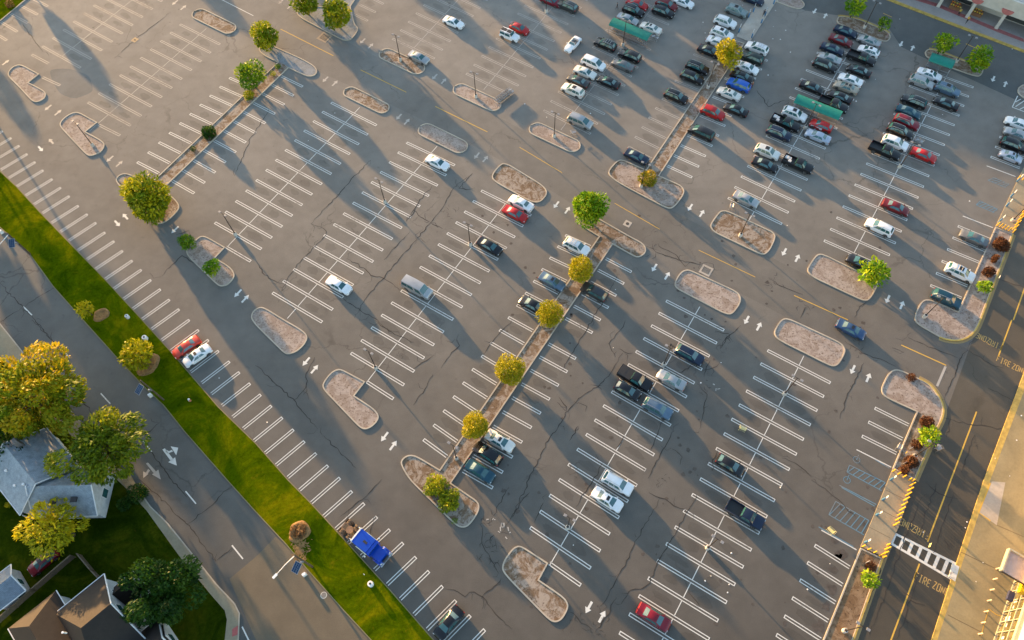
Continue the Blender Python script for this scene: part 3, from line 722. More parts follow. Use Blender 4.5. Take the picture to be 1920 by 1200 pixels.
struct('stall_lines', bm_l, M_white); struct('faded_stall_lines', bm_w, M_white_worn); struct('accessible_bay_lines', bm_b, M_blue_paint)
# yellow lines
bm = bmesh.new()
for a, b, w in (((526, 54.5), (625, 104.5), .14), ((676, 131), (762, 173), .14), ((816, 199.5), (914, 247.5), .14), ((974, 276), (1054, 324), .11), ((1152.5, 381), (1237, 430), .11), ((1310, 469), (1416, 519.5), .11), ((1489, 554), (1590, 600), .14), ((1690, 647), (1774, 685), .18), ((1897, 600), (1871.5, 669), .2), ((1831, 772), (1739, 1016), .2), ((1724, 1057), (1650, 1255), .2), ((1930, 515), (1900, 600), .2), ((1811, 82), (1840, 95), .16), ((1656, 25), (1672, 32), .14)):
    strip(bm, [G(*a), G(*b)], w, ZM)
struct('yellow_lane_lines', bm, M_yellow)
bm = bmesh.new(); strip(bm, [G(417, 0), G(475, 29.5)], .13, ZM); strip(bm, [G(390, -14), G(417, 0)], .13, ZM)
for a, b in (((44, 575), (60, 591)), ((114.5, 652.5), (129.5, 670.5)), ((189, 737.5), (207, 757.5)), ((267, 826), (284.5, 847.5)), ((348, 921), (367.5, 944.5)), ((435, 1022.5), (455.5, 1048)), ((454, 1175), (468, 1204))): strip(bm, [G(*a), G(*b)], .18, ZM)
struct('street_lane_dashes', bm, M_white)
# arrows
def arrow(bm, c, d, L=1.75, w=.34, hw=.95, hl=.75, z=ZM):
    d = Vector((d.x, d.y, 0)).normalized(); n = Vector((-d.y, d.x, 0))
    a = c - d * L / 2; h = c + d * (L / 2 - hl); tip = c + d * L / 2
    quad(bm, [p + Vector((0, 0, z)) for p in (a - n * w/2, h - n * w/2, h + n * w/2, a + n * w/2)])
    f = bm.faces.new([bm.verts.new(p + Vector((0, 0, z))) for p in (h - n * hw/2, tip, h + n * hw/2)])
bm = bmesh.new(); bmw = bmesh.new()
for x, y in ((446, 550), (328, 431), (574, 678), (721, 819), (1043, 384), (1227, 502), (1400, 600), (1470.5, 472.5), (1664.5, 561), (1599, 693), (1104, 1139), (1294, 389), (1689.5, 82.5), (1862.5, 148), (1527.5, 21)): arrow(bm, G(x, y), -E_)
for x, y in ((460, 560), (590, 692), (737.5, 835), (1064, 394), (1251, 517), (1423, 612), (1495, 484), (1691, 572), (1628, 708), (1129, 1156), (1316, 400), (1711, 90), (1885, 157.5), (1547.5, 29.5)): arrow(bm, G(x, y), E_)
for x, y in ((206, 298), (328, 5), (527, 3), (680, 77), (610, 149), (815, 144), (748, 219), (894, 292), (90, 202)): arrow(bmw, G(x, y), -E_)
for x, y in ((224, 307), (344, 14), (544, 12), (695, 86), (628, 156), (832, 152), (763, 228), (910, 298), (109, 211), (11, 117)): arrow(bmw, G(x, y), E_)
lane = G(76, 279) - G(96, 265); lane = G(224, 424) - G(214, 413)
for p, s, B in (((235, 406), -1, bm), ((220, 419), 1, bm), ((96, 265), -1, bmw), ((76, 279), 1, bm)): arrow(B, G(*p), lane * s)
Z = lambda L: [G(x / 4, 600 + y / 4) + Vector((0, 0, ZM)) for x, y in L]
for L in ([(1218, 972), (1236, 962), (1300, 1045), (1282, 1058)], [(1262, 1066), (1314, 1030), (1326, 1092)], [(1240, 988), (1248, 974), (1268, 984), (1262, 1000)], [(1262, 1000), (1268, 984), (1288, 975), (1298, 985)], [(1280, 948), (1337, 958), (1322, 1014)]): poly(bm, Z(L))
for L in ([(1095, 1077), (1110, 1068), (1172, 1138), (1156, 1152)], [(1140, 1158), (1188, 1122), (1206, 1196)], [(1112, 1116), (1126, 1130), (1108, 1152), (1094, 1146)], [(1074, 1136), (1114, 1154), (1075, 1186)]): poly(bmw, Z(L))
struct('lane_arrows', bm, M_white); struct('faded_lane_arrows', bmw, M_white_worn)
# FIRE ZONE lettering, drawn stroke by stroke
GL = {'F': [[(0, 0), (0, 1)], [(0, 1), (.8, 1)], [(0, .52), (.65, .52)]], 'I': [[(.4, 0), (.4, 1)], [(.15, 1), (.65, 1)], [(.15, 0), (.65, 0)]], 'R': [[(0, 0), (0, 1)], [(0, 1), (.75, 1)], [(.75, 1), (.75, .5)], [(.75, .5), (0, .5)], [(.3, .5), (.8, 0)]],
      'E': [[(0, 0), (0, 1)], [(0, 1), (.8, 1)], [(0, .5), (.65, .5)], [(0, 0), (.8, 0)]], 'Z': [[(0, 1), (.8, 1)], [(.8, 1), (0, 0)], [(0, 0), (.8, 0)]], 'O': [[(0, 0), (0, 1)], [(0, 1), (.8, 1)], [(.8, 1), (.8, 0)], [(.8, 0), (0, 0)]], 'N': [[(0, 0), (0, 1)], [(0, 1), (.8, 0)], [(.8, 0), (.8, 1)]]}
def word(bm, s, centre, along, up, h, w, adv, z, t):
    o = centre - along * (adv * (len(s) - 1) + w * .8) / 2 - up * h / 2
    for i, ch in enumerate(s):
        for a, b in GL[ch]:
            p = o + along * (i * adv + a[0] * w) + up * a[1] * h; q = o + along * (i * adv + b[0] * w) + up * b[1] * h
            strip(bm, [p, q], t, z + .0004 * (i % 2))
bm = bmesh.new()
for s, c, f in (('FIRE', (1882, 678), 1), ('ZONE', (1911, 692), 1), ('FIRE', (1730, 1087), 1), ('ZONE', (1764, 1104), 1), ('FIRE', (1728, 999), -1), ('ZONE', (1702, 985), -1), ('FIRE', (1866, 646), -1), ('ZONE', (1843, 634), -1)):
    word(bm, s, G(*c), D_ * f, E_ * f, 1.0, .44, .56, ZM, .11)
struct('fire_zone_lettering', bm, M_yellow_worn)

# ------------------------------------------------------------------ cracks and pavement seams
CR = [[(887,325),(850,352),(832,387),(807,417),(780,450),(767,465),(720,520),(687,557),(665,597)],[(775,394),(787,407),(805,416)],[(807,417),(830,429)],[(780,392),(762,415)],[(695,300),(660,335),(630,370),(600,400),(584,420)],
[(584,420),(602,425),(611,435),(611,442),(590,462),(567,487),(550,507),(535,530),(527,547)],[(480,490),(495,515),(520,530),(535,532)],[(652,485),(685,505),(697,517),(720,521),(750,545)],[(637,555),(655,570),(672,579),(692,591),(711,604),(717,612),(735,621)],
[(810,350),(787,375),(767,407)],[(885,325),(862,352),(875,355),(890,352)],[(767,435),(745,460),(720,487)],[(480,686),(520,722),(550,750),(572,777),(596,805)],[(550,750),(567,735),(575,725),(575,700),(590,670)],[(607,817),(642,852),(667,877)],
[(855,635),(860,647),(840,672),(827,690)],[(812,700),(797,730),(775,760)],[(815,665),(792,680),(775,692)],[(705,600),(720,615),(740,627),(775,642)],[(1172,600),(1165,620),(1145,637),(1142,650),(1154,669)],
[(1169,662),(1140,705),(1120,725),(1085,747),(1065,770),(1047,797),(1025,832),(1002,877),(992,899),(960,970),(940,1000)],[(1160,652),(1170,661),(1187,662)],[(1105,720),(1120,725),(1129,722)],[(1085,755),(1100,760),(1097,772)],[(1047,745),(1063,764),(1062,770)],[(1084,799),(1067,827)],
[(1340,622),(1370,627),(1350,652)],[(1390,610),(1362,632),(1350,655)],[(1330,675),(1320,707)],[(1350,682),(1335,690),(1315,697)],[(1307,720),(1325,740),(1320,770),(1312,805)],[(1260,840),(1280,855),(1275,872)],[(1262,807),(1250,832),(1235,860),(1215,897)],[(1242,790),(1230,820),(1220,845)],[(1170,817),(1155,842)],
[(1237,935),(1215,977),(1195,1007),(1180,1045),(1162,1075),(1150,1100),(1135,1130),(1125,1137)],[(1217,925),(1240,932),(1265,947),(1290,960)],[(1305,927),(1295,950),(1275,982),(1255,1020),(1235,1055),(1217,1092),(1207,1102),(1182,1105),(1165,1132)],[(1155,1122),(1140,1152),(1115,1187)],[(1070,1145),(1090,1167),(1110,1180)],[(992,922),(975,945),(960,970)],[(1020,942),(1002,980)],
[(1292,1112),(1312,1137)],[(902,1122),(940,1085)],[(831,1102),(850,1107),(870,1117),(880,1110),(890,1110),(905,1122),(925,1147),(960,1180)],[(717,900),(680,935),(652,955),(636,970)],[(902,982),(905,1025),(920,1050),(935,1075)],[(955,912),(925,967)],
[(1757,905),(1735,967),(1718,1015)],[(1790,925),(1780,950),(1765,995),(1750,1037)],[(1732,1060),(1705,1125),(1695,1165),(1680,1199)],[(1695,1165),(1715,1175),(1740,1195)],[(1815,650),(1802,675),(1787,712),(1770,750)],[(1700,632),(1752,655),(1772,660),(1797,672)],[(1812,655),(1845,675),(1865,687),(1880,690)],[(1782,787),(1775,820)],
[(1767,782),(1790,790),(1815,794),(1840,797),(1885,806)],[(1827,815),(1815,852),(1802,887)],[(1850,727),(1880,740),(1900,752)],[(1212,460),(1235,475),(1272,487),(1310,497),(1327,492)],[(1235,462),(1270,480),(1285,500)],[(1440,522),(1465,537),(1505,552)],[(1625,567),(1612,575),(1602,595)],[(1510,575),(1500,597)],
[(1585,640),(1615,660),(1647,672),(1680,687)],[(1620,680),(1590,740),(1575,785)],[(1522,900),(1560,927),(1605,970)],[(1467,857),(1497,872),(1522,895)],[(60,600),(100,640),(132,682)],[(0,530),(22,555),(42,577),(65,599),(105,648)],[(42,577),(70,558),(100,540)],[(42,577),(20,590),(0,604)],[(260,822),(300,867),(322,899),(350,932)],[(262,822),(300,792)],[(150,740),(172,775)],
[(262,900),(300,932),(350,982),(405,1052)],[(352,982),(400,945),(432,912)],[(405,1052),(435,1027)],[(600,1010),(560,1000)],[(320,22),(292,45),(262,67),(215,108)],[(42,45),(62,72),(80,97)],[(1867,522),(1890,528),(1920,540)],[(1696,660),(1672,652)],[(700,980),(690,1010),(680,1030)],
[(1272,700),(1290,690),(1300,680)],[(1130,865),(1120,890),(1080,950)],[(960,600),(925,640),(905,665)],[(1420,170),(1440,200),(1463,190),(1480,188)],[(1345,845),(1335,870),(1338,880)],[(1770,1012),(1782,1030)],[(1690,1110),(1720,1125)],[(1880,430),(1850,500)],[(355,432),(330,440)],[(380,500),(340,480),(300,520)],
[(1660,1040),(1640,1100),(1612,1170)],[(1730,930),(1700,1000),(1672,1080),(1630,1190)],[(1735,905),(1760,925),(1795,935)],[(1705,1125),(1735,1135)],[(1160,515),(1110,600),(1050,700)],[(505,205),(470,260),(440,330)]]
rc = random.Random(11)
def crackle(bm, pix, w, wob):
    P = [G(*p) for p in pix]; Q = []
    for a, b in zip(P, P[1:]):
        n = max(int((b - a).length / .55), 1)
        for i in range(n):
            p = lerpv(a, b, i / n); Q.append(p + Vector((rc.uniform(-wob, wob), rc.uniform(-wob, wob), 0)))
    Q.append(P[-1]); n = len(Q); L = []; R = []
    for i, p in enumerate(Q):
        a = Q[max(i-1, 0)]; b = Q[min(i+1, n-1)]; t = (b - a).normalized(); nn = Vector((-t.y, t.x, 0))
        taper = min(1, .35 + 3 * min(i, n - 1 - i) / max(n, 1))
        ww = w * taper * rc.uniform(.5, 1.35) / 2
        L.append(bm.verts.new((p.x + nn.x*ww, p.y + nn.y*ww, .016))); R.append(bm.verts.new((p.x - nn.x*ww, p.y - nn.y*ww, .016)))
    for i in range(n - 1): bm.faces.new((R[i], R[i+1], L[i+1], L[i]))
bm = bmesh.new()
for c in CR: crackle(bm, c, .125, .17)
# small branches off the longer cracks
for c in CR:
    for _ in range(len(c) // 2):
        i = rc.randrange(len(c)); x, y = c[i]; a = rc.uniform(0, 2*pi); r = rc.uniform(8, 22)
        crackle(bm, [(x, y), (x + r*.5*cos(a), y + r*.5*sin(a)), (x + r*cos(a + .5), y + r*sin(a + .5))], .065, .14)
# crazed patches
for cx, cy, R, n in ((918, 1035, 26, 26), (912, 980, 14, 8), (1355, 648, 16, 10), (1075, 1165, 16, 8), (1185, 705, 10, 6), (1075, 880, 16, 8), (1325, 730, 12, 7), (1790, 985, 10, 6), (840, 395, 14, 8), (525, 545, 12, 6), (755, 660, 12, 6), (1120, 1185, 14, 8), (1510, 575, 14, 8), (1610, 650, 14, 8), (1230, 470, 18, 9), (1455, 530, 18, 8), (1830, 835, 10, 6), (1240, 905, 14, 8)):
    for _ in range(n):
        x, y = cx + rc.gauss(0, R*.5), cy + rc.gauss(0, R*.6); a = rc.uniform(0, 2*pi); r = rc.uniform(5, R*.7)
        crackle(bm, [(x, y), (x + r*.5*cos(a), y + r*.5*sin(a)), (x + r*cos(a+.6), y + r*sin(a+.6))], .07, .12)
struct('pavement_cracks', bm, M_crack)
# oil-dark blots where cars stand
bm = bmesh.new(); M_blot = plain('oil_blot', (.062, .052, .045), .8, var=.3, sc=1.5)
for _ in range(150):
    x, y = rc.uniform(900, 1650), rc.uniform(380, 1190)
    p = G(x, y); n = 9; r = rc.uniform(.12, .38)
    vs = [bm.verts.new((p.x + r*rc.uniform(.6, 1.3)*cos(2*pi*k/n), p.y + r*rc.uniform(.6, 1.3)*sin(2*pi*k/n), .007)) for k in range(n)]
    bm.faces.new(vs)
for x, y in ((1566,1013),(1570,1046),(1572,1040),(1561,1104),(1548,1138),(1535,1175),(1580,1040),(1564,1070)):
    p = G(x, y); n = 11; r = rc.uniform(.5, .9)
    bm.faces.new([bm.verts.new((p.x + r*rc.uniform(.5, 1.3)*cos(2*pi*k/n), p.y + r*rc.uniform(.5, 1.3)*sin(2*pi*k/n), .0075)) for k in range(n)])
struct('oil_stains', bm, M_blot)

# ------------------------------------------------------------------ kerbed islands
def island(name, label, pix, mat, yellow=None, bedz=.06, extra=None, name_bed='soil_bed'):
    P = ccw(rounded(pix)); c = sum(P, Vector()) / len(P); c.z = 0
    t = thing(name, label, 'traffic island' if name == 'traffic_island' else 'planting bed', c)
    O = [p - c for p in P]; I = offset(O, .20); n = len(O)
    bm = bmesh.new()
    for i in range(n):
        j = (i + 1) % n
        a, b, d, e = O[i], O[j], I[i], I[j]
        V = lambda p, z: bm.verts.new((p.x, p.y, z))
        bm.faces.new((V(a, 0), V(b, 0), V(b, .15), V(a, .15))); bm.faces.new((V(a, .15), V(b, .15), V(e, .15), V(d, .15))); bm.faces.new((V(d, .15), V(e, .15), V(e, .02), V(d, .02)))
    bmesh.ops.remove_doubles(bm, verts=bm.verts[:], dist=1e-5)
    obj('kerb', bm, M_kerb, t)
    bm = bmesh.new(); poly(bm, I, bedz); obj(name_bed, bm, mat, t)
    if extra:
        for nm, q, m in extra:
            Q = ccw(rounded(q)); bm = bmesh.new(); poly(bm, [p - c for p in Q], bedz + .012); obj(nm, bm, m, t)
    if yellow:
        for k, (q, sd) in enumerate(yellow):
            Q = [p - c for p in rounded(q, closed=False)]
            bm = bmesh.new(); prism_strip(bm, Q, .24, 0, .156, sd); obj('yellow_kerb', bm, M_kerb_y, t)
            bm = bmesh.new(); off = [Vector((p.x, p.y, 0)) for p in Q]
            strip(bm, [p + Vector((0, 0, 0)) for p in off], 1.1, .010); obj('gutter', bm, M_gutter, t)
    return t
def capsule(label, top, right, bottom, left, mat=None, r=None):
    pts = [G(*p) for p in (top, right, bottom, left)]
    s = [p.dot(E_) for p in pts]; q = [p.dot(D_) for p in pts]
    s0, s1, t0, t1 = s[2], s[0], q[3], q[1]
    w = s1 - s0; rr = r or w / 2
    O = []
    for cs, ct, a0 in ((s0 + rr, t1 - rr, -90), (s1 - rr, t1 - rr, 0), (s1 - rr, t0 + rr, 90), (s0 + rr, t0 + rr, 180)):
        for k in range(7):
            a = rad(a0 + 15 * k); O.append(E_ * (cs + rr * sin(a)) + D_ * (ct + rr * cos(a)))
    P = ccw(O); c = sum(P, Vector()) / len(P); c.z = 0
    t = thing('traffic_island', label, 'traffic island', c)
    O = [p - c for p in P]; I = offset(O, .20); bm = bmesh.new(); n = len(O)
    V = lambda p, z: bm.verts.new((p.x, p.y, z))
    for i in range(n):
        j = (i + 1) % n; a, b, d, e = O[i], O[j], I[i], I[j]
        bm.faces.new((V(a, 0), V(b, 0), V(b, .15), V(a, .15))); bm.faces.new((V(a, .15), V(b, .15), V(e, .15), V(d, .15))); bm.faces.new((V(d, .15), V(e, .15), V(e, .02), V(d, .02)))
    bmesh.ops.remove_doubles(bm, verts=bm.verts[:], dist=1e-5); obj('kerb', bm, M_kerb, t)
    bm = bmesh.new(); poly(bm, I, .06); obj('soil_bed', bm, mat or M_soil_b, t); return t
capsule('narrow brown-soil island at the upper left corner, above the faded stalls', (410, 31), (443, 56), (392, 49), (360, 25))
capsule('narrow brown island just below the main aisle, right of the gravel-ended median', (695, 179), (733, 202.5), (677, 196), (642, 172.5))
capsule('narrow island with a lamp post, beside the silver car at the top', (762.5, 106), (797.5, 131), (742.5, 124), (709, 101))
capsule('narrow island with a lamp post, next to the cluster of shopping carts', (902.5, 172.5), (940, 200), (885, 192.5), (847.5, 167.5), M_soil)
capsule('narrow grey and brown island above the lone white sedan', (837.5, 247.5), (878, 277.5), (820, 270), (782.5, 242.5), M_soil)
capsule('narrow pale island with a lamp post, left of the silver minivan', (1046, 246), (1090, 275), (1032.5, 269), (993, 237.5), M_soil)
M_yk = None
island('traffic_island', 'L-shaped island without a lamp post at the upper left edge', [(14,142),(18,131),(29,123),(41,121.5),(74,139.5,1),(54,155.5,1),(75,166),(86,173),(87,181),(81,188),(70,192.5),(61,191),(37,165)], M_soil)
island('traffic_island', 'L-shaped island with a lamp post near the left end of the lot', [(111,236),(115.5,226),(127.5,216),(139,211),(149,211),(183,230,1),(161,247.5,1),(186,261),(197,269),(196,277.5),(189,287),(172.5,293),(164,292.5),(137.5,265)], M_soil)
island('planted_median', 'long planted median with a grey gravel head and the largest round tree at its foot', [(216,340),(221,330),(232.5,325),(244,327),(260,335),(285,342,1),(521,117.5,1),(495,105),(486,96),(486,87.5),(492,83),(510,85.5),(567,111),(590,124),(596,134),(591,142),(580,144.5),(571,142),(541,128,1),(307,354,1),(330,375),(337.5,386),(335,395),(316,414),(302.5,420.5),(291,419),(250,377.5)], M_soil_b,
       extra=[('gravel_bed', [(525,117.5,1),(497,104),(488.5,96),(488.5,88.5),(494,85),(510,87.5),(566,113),(588,125),(593.5,134),(589.5,140),(580,142.5),(572,140),(540,125,1)], M_gravel)])
island('planted_median', 'long planted median down the middle, with four round olive trees along it', [(1079,414),(1083,405),(1100,400),(1122.5,410),(1182,444),(1205,456),(1212,466),(1210,476),(1197.5,484),(1187.5,481),(1149,459,1),(846,906,1),(880,929),(896,940),(900,951),(895,965),(880,986),(867.5,990.5),(855,986),(767.5,900),(751,872),(752.5,862),(762.5,854),(775,853),(787,858),(824.5,880.5,1),(1122.5,444,1),(1085,421)], M_soil_b)
island('planted_median', 'long bare brown median among the parked cars, with a bush on its lower end', [(1375,75,1),(1224,299,1),(1211,319,1),(1167.5,299.5),(1157.5,301),(1145,314),(1140,322),(1142,330),(1160,344),(1245,389),(1257.5,392.5),(1267.5,386),(1282.5,365),(1283,356),(1277.5,349),(1265,342.5),(1236,330,1),(1396,82,1)], M_soil_b,
       extra=[('gravel_bed', [(1149,320),(1166,304),(1205,322,1),(1212,345),(1226,345),(1262,345),(1279,355),(1277,365),(1258,388),(1246,385),(1162,341)], M_soil)])
island('planted_median', 'gravel-covered end of a median at the top, with two yellow trees on it', [(556,26),(557.5,21),(566,14),(585,12),(632,14,1),(646,-6,1),(670,-6,1),(657.5,12.5,1),(665,46),(672,52.5),(671,59),(660,74),(650,77),(640,75),(565,35)], M_gravel, name_bed='gravel_bed')
island('traffic_island', 'short wide brown island directly above the white and red sedans parked side by side', [(920.5,333),(927,320),(940,307),(948,307),(958,311),(1017.5,347.5),(1028,361),(1018,376),(1008,381),(995,379),(930,343)], M_soil_b)
island('traffic_island', 'wide brown island with a lamp post, below the silver sedan in the upper right', [(1331,421),(1332.5,429),(1340,437),(1420,475),(1430,478.5),(1437,476),(1445,467),(1455,445),(1450,436),(1440,431),(1365,396),(1355,395),(1348,397)], M_soil_b)
island('traffic_island', 'wide brown island beside the square storm drain in the main aisle', [(1264,536),(1266,526),(1276,510),(1287.5,505.5),(1296,507.5),(1380,546),(1389,556),(1389,567.5),(1377.5,585),(1369,591),(1355,587.5),(1270,543)], M_soil)
island('traffic_island', 'wide pale island under the spiky yellow-green tree and the half-hidden black car', [(1512.5,509),(1515,500),(1527.5,481),(1535,476),(1545,477.5),(1642.5,525),(1646,531),(1644,540),(1632.5,560),(1624,565),(1612.5,562.5),(1522.5,520)], M_soil)
island('traffic_island', 'wide pale island below the blue sedan driving along the main aisle', [(1450.5,626),(1452.5,617.5),(1462.5,601),(1472,596.5),(1485,600),(1576,642.5),(1585,654),(1584,664),(1572.5,684),(1562.5,688),(1552.5,685),(1457.5,637.5)], M_soil)
island('traffic_island', 'wedge-shaped bare island at the left end of the stall row with the parked white sedan', [(470,597),(473,586),(480,579),(490,575.5),(500,579),(534,600),(565,617.5),(577,629),(576,639),(567.5,651),(555,661),(540,665.5),(532.5,662.5),(480,611)], M_soil)
island('traffic_island', 'L-shaped bare island with a lamp post standing just outside its inner corner', [(604,725),(607.5,715),(620,699),(632.5,692),(642.5,693),(685,716,1),(665,742.5,1),(700,765),(710.5,777.5),(710,787.5),(700,799),(687.5,806),(676,804),(610,735)], M_soil)
island('traffic_island', 'L-shaped island with two small green trees on its left side', [(349,472),(353,464),(367.5,450),(375,443.5),(386,443),(422.5,464,1),(404,484,1),(432.5,501),(441,514),(439,522.5),(427.5,535),(416,538),(407.5,535),(353,482)], M_soil)
island('traffic_island', 'L-shaped brown and white island at the bottom of the lot, left of the red sedan', [(941,1062.5),(945,1050),(960,1029),(970,1023),(980,1024.5),(1028,1056,1),(1011,1087.5,1),(1057.5,1119),(1066,1132.5),(1065,1142.5),(1055,1161),(1042.5,1168),(1030,1164),(960,1092.5),(942.5,1072.5)], M_soil_b)
Y21 = [(1722.5,710,1),(1735,716),(1746,724),(1760,742.5),(1769,762.5),(1768,782.5),(1755,808),(1715,900,1)]
island('planting_bed', 'rounded bed with a strip of red-brown shrubs, left of the fire lane', [(1651,732.5),(1655,720),(1665,700),(1676,692.5),(1690,694.5)] + Y21 + [(1673,879,1),(1718,772.5,1),(1657.5,745)], M_soil, yellow=[(Y21, 0)],
       extra=[('mulch_bed', [(1720,775,1),(1762,778),(1752,806),(1713,896,1),(1676,878,1)], M_soil_b)])
island('planting_bed', 'brown bed with a lamp post at the bottom right, below the concrete landing', [(1613,1027,1),(1654,1047,1),(1600,1199,1),(1440,1590,1),(1380,1590,1),(1543,1199,1)], soil_mat('dark_mulch', (.24, .16, .095), (.15, .09, .045), (.06, .03, .015)), yellow=[([(1666,1020,1),(1654,1048),(1600,1199),(1440,1590,1)], 0)])
Y23 = [(1899,439,1),(1866,525),(1838,600),(1829,620),(1815,633),(1797,639.5),(1775,637.5),(1761,632.5,1)]
island('planting_bed', 'bed with dark red-brown bushes and a rounded nose, beside the white SUV at the right', [(1866,426,1)] + Y23 + [(1717.5,607.5),(1714,597.5),(1717.5,582.5),(1727.5,565),(1737.5,561),(1752.5,565),(1796,584.5,1)], M_soil, yellow=[(Y23, 0)])
Y24 = [(1572,31.5,1),(1580,30.5),(1610,36),(1660,57.5),(1667,63,1)]
island('planting_bed', 'kerbed bed with two trees at the head of the crowded stall rows, upper right', [(1567.5,39)] + Y24 + [(1670,69),(1668,75),(1660,79.5),(1648,76),(1572,46)], M_soil_b, yellow=[(Y24, 0)])
Y25 = [(1742,92.5,1),(1755,94.5),(1835,125),(1841,129,1)]
island('planting_bed', 'kerbed bed with two green trees and a short green canopy, upper right', [(1733,100),(1736,94.5)] + Y25 + [(1844,132.5),(1840,142),(1830,144.5),(1787.5,130),(1737.5,109)], M_soil_b, yellow=[(Y25, 0)])
island('traffic_island', 'end of a kerbed island cut off by the top edge, right of the concrete walkway', [(1455,4,1),(1487.5,16),(1499,18),(1507.5,14),(1509,7.5),(1500,-2),(1470,-14,1),(1462,-10,1)], M_soil)
island('traffic_island', 'tip of a kerbed island at the right edge beside white hatching', [(1907.5,175),(1907.5,168),(1911,162.5),(1920,158),(1990,170,1),(1970,205,1),(1920,186)], M_soil)
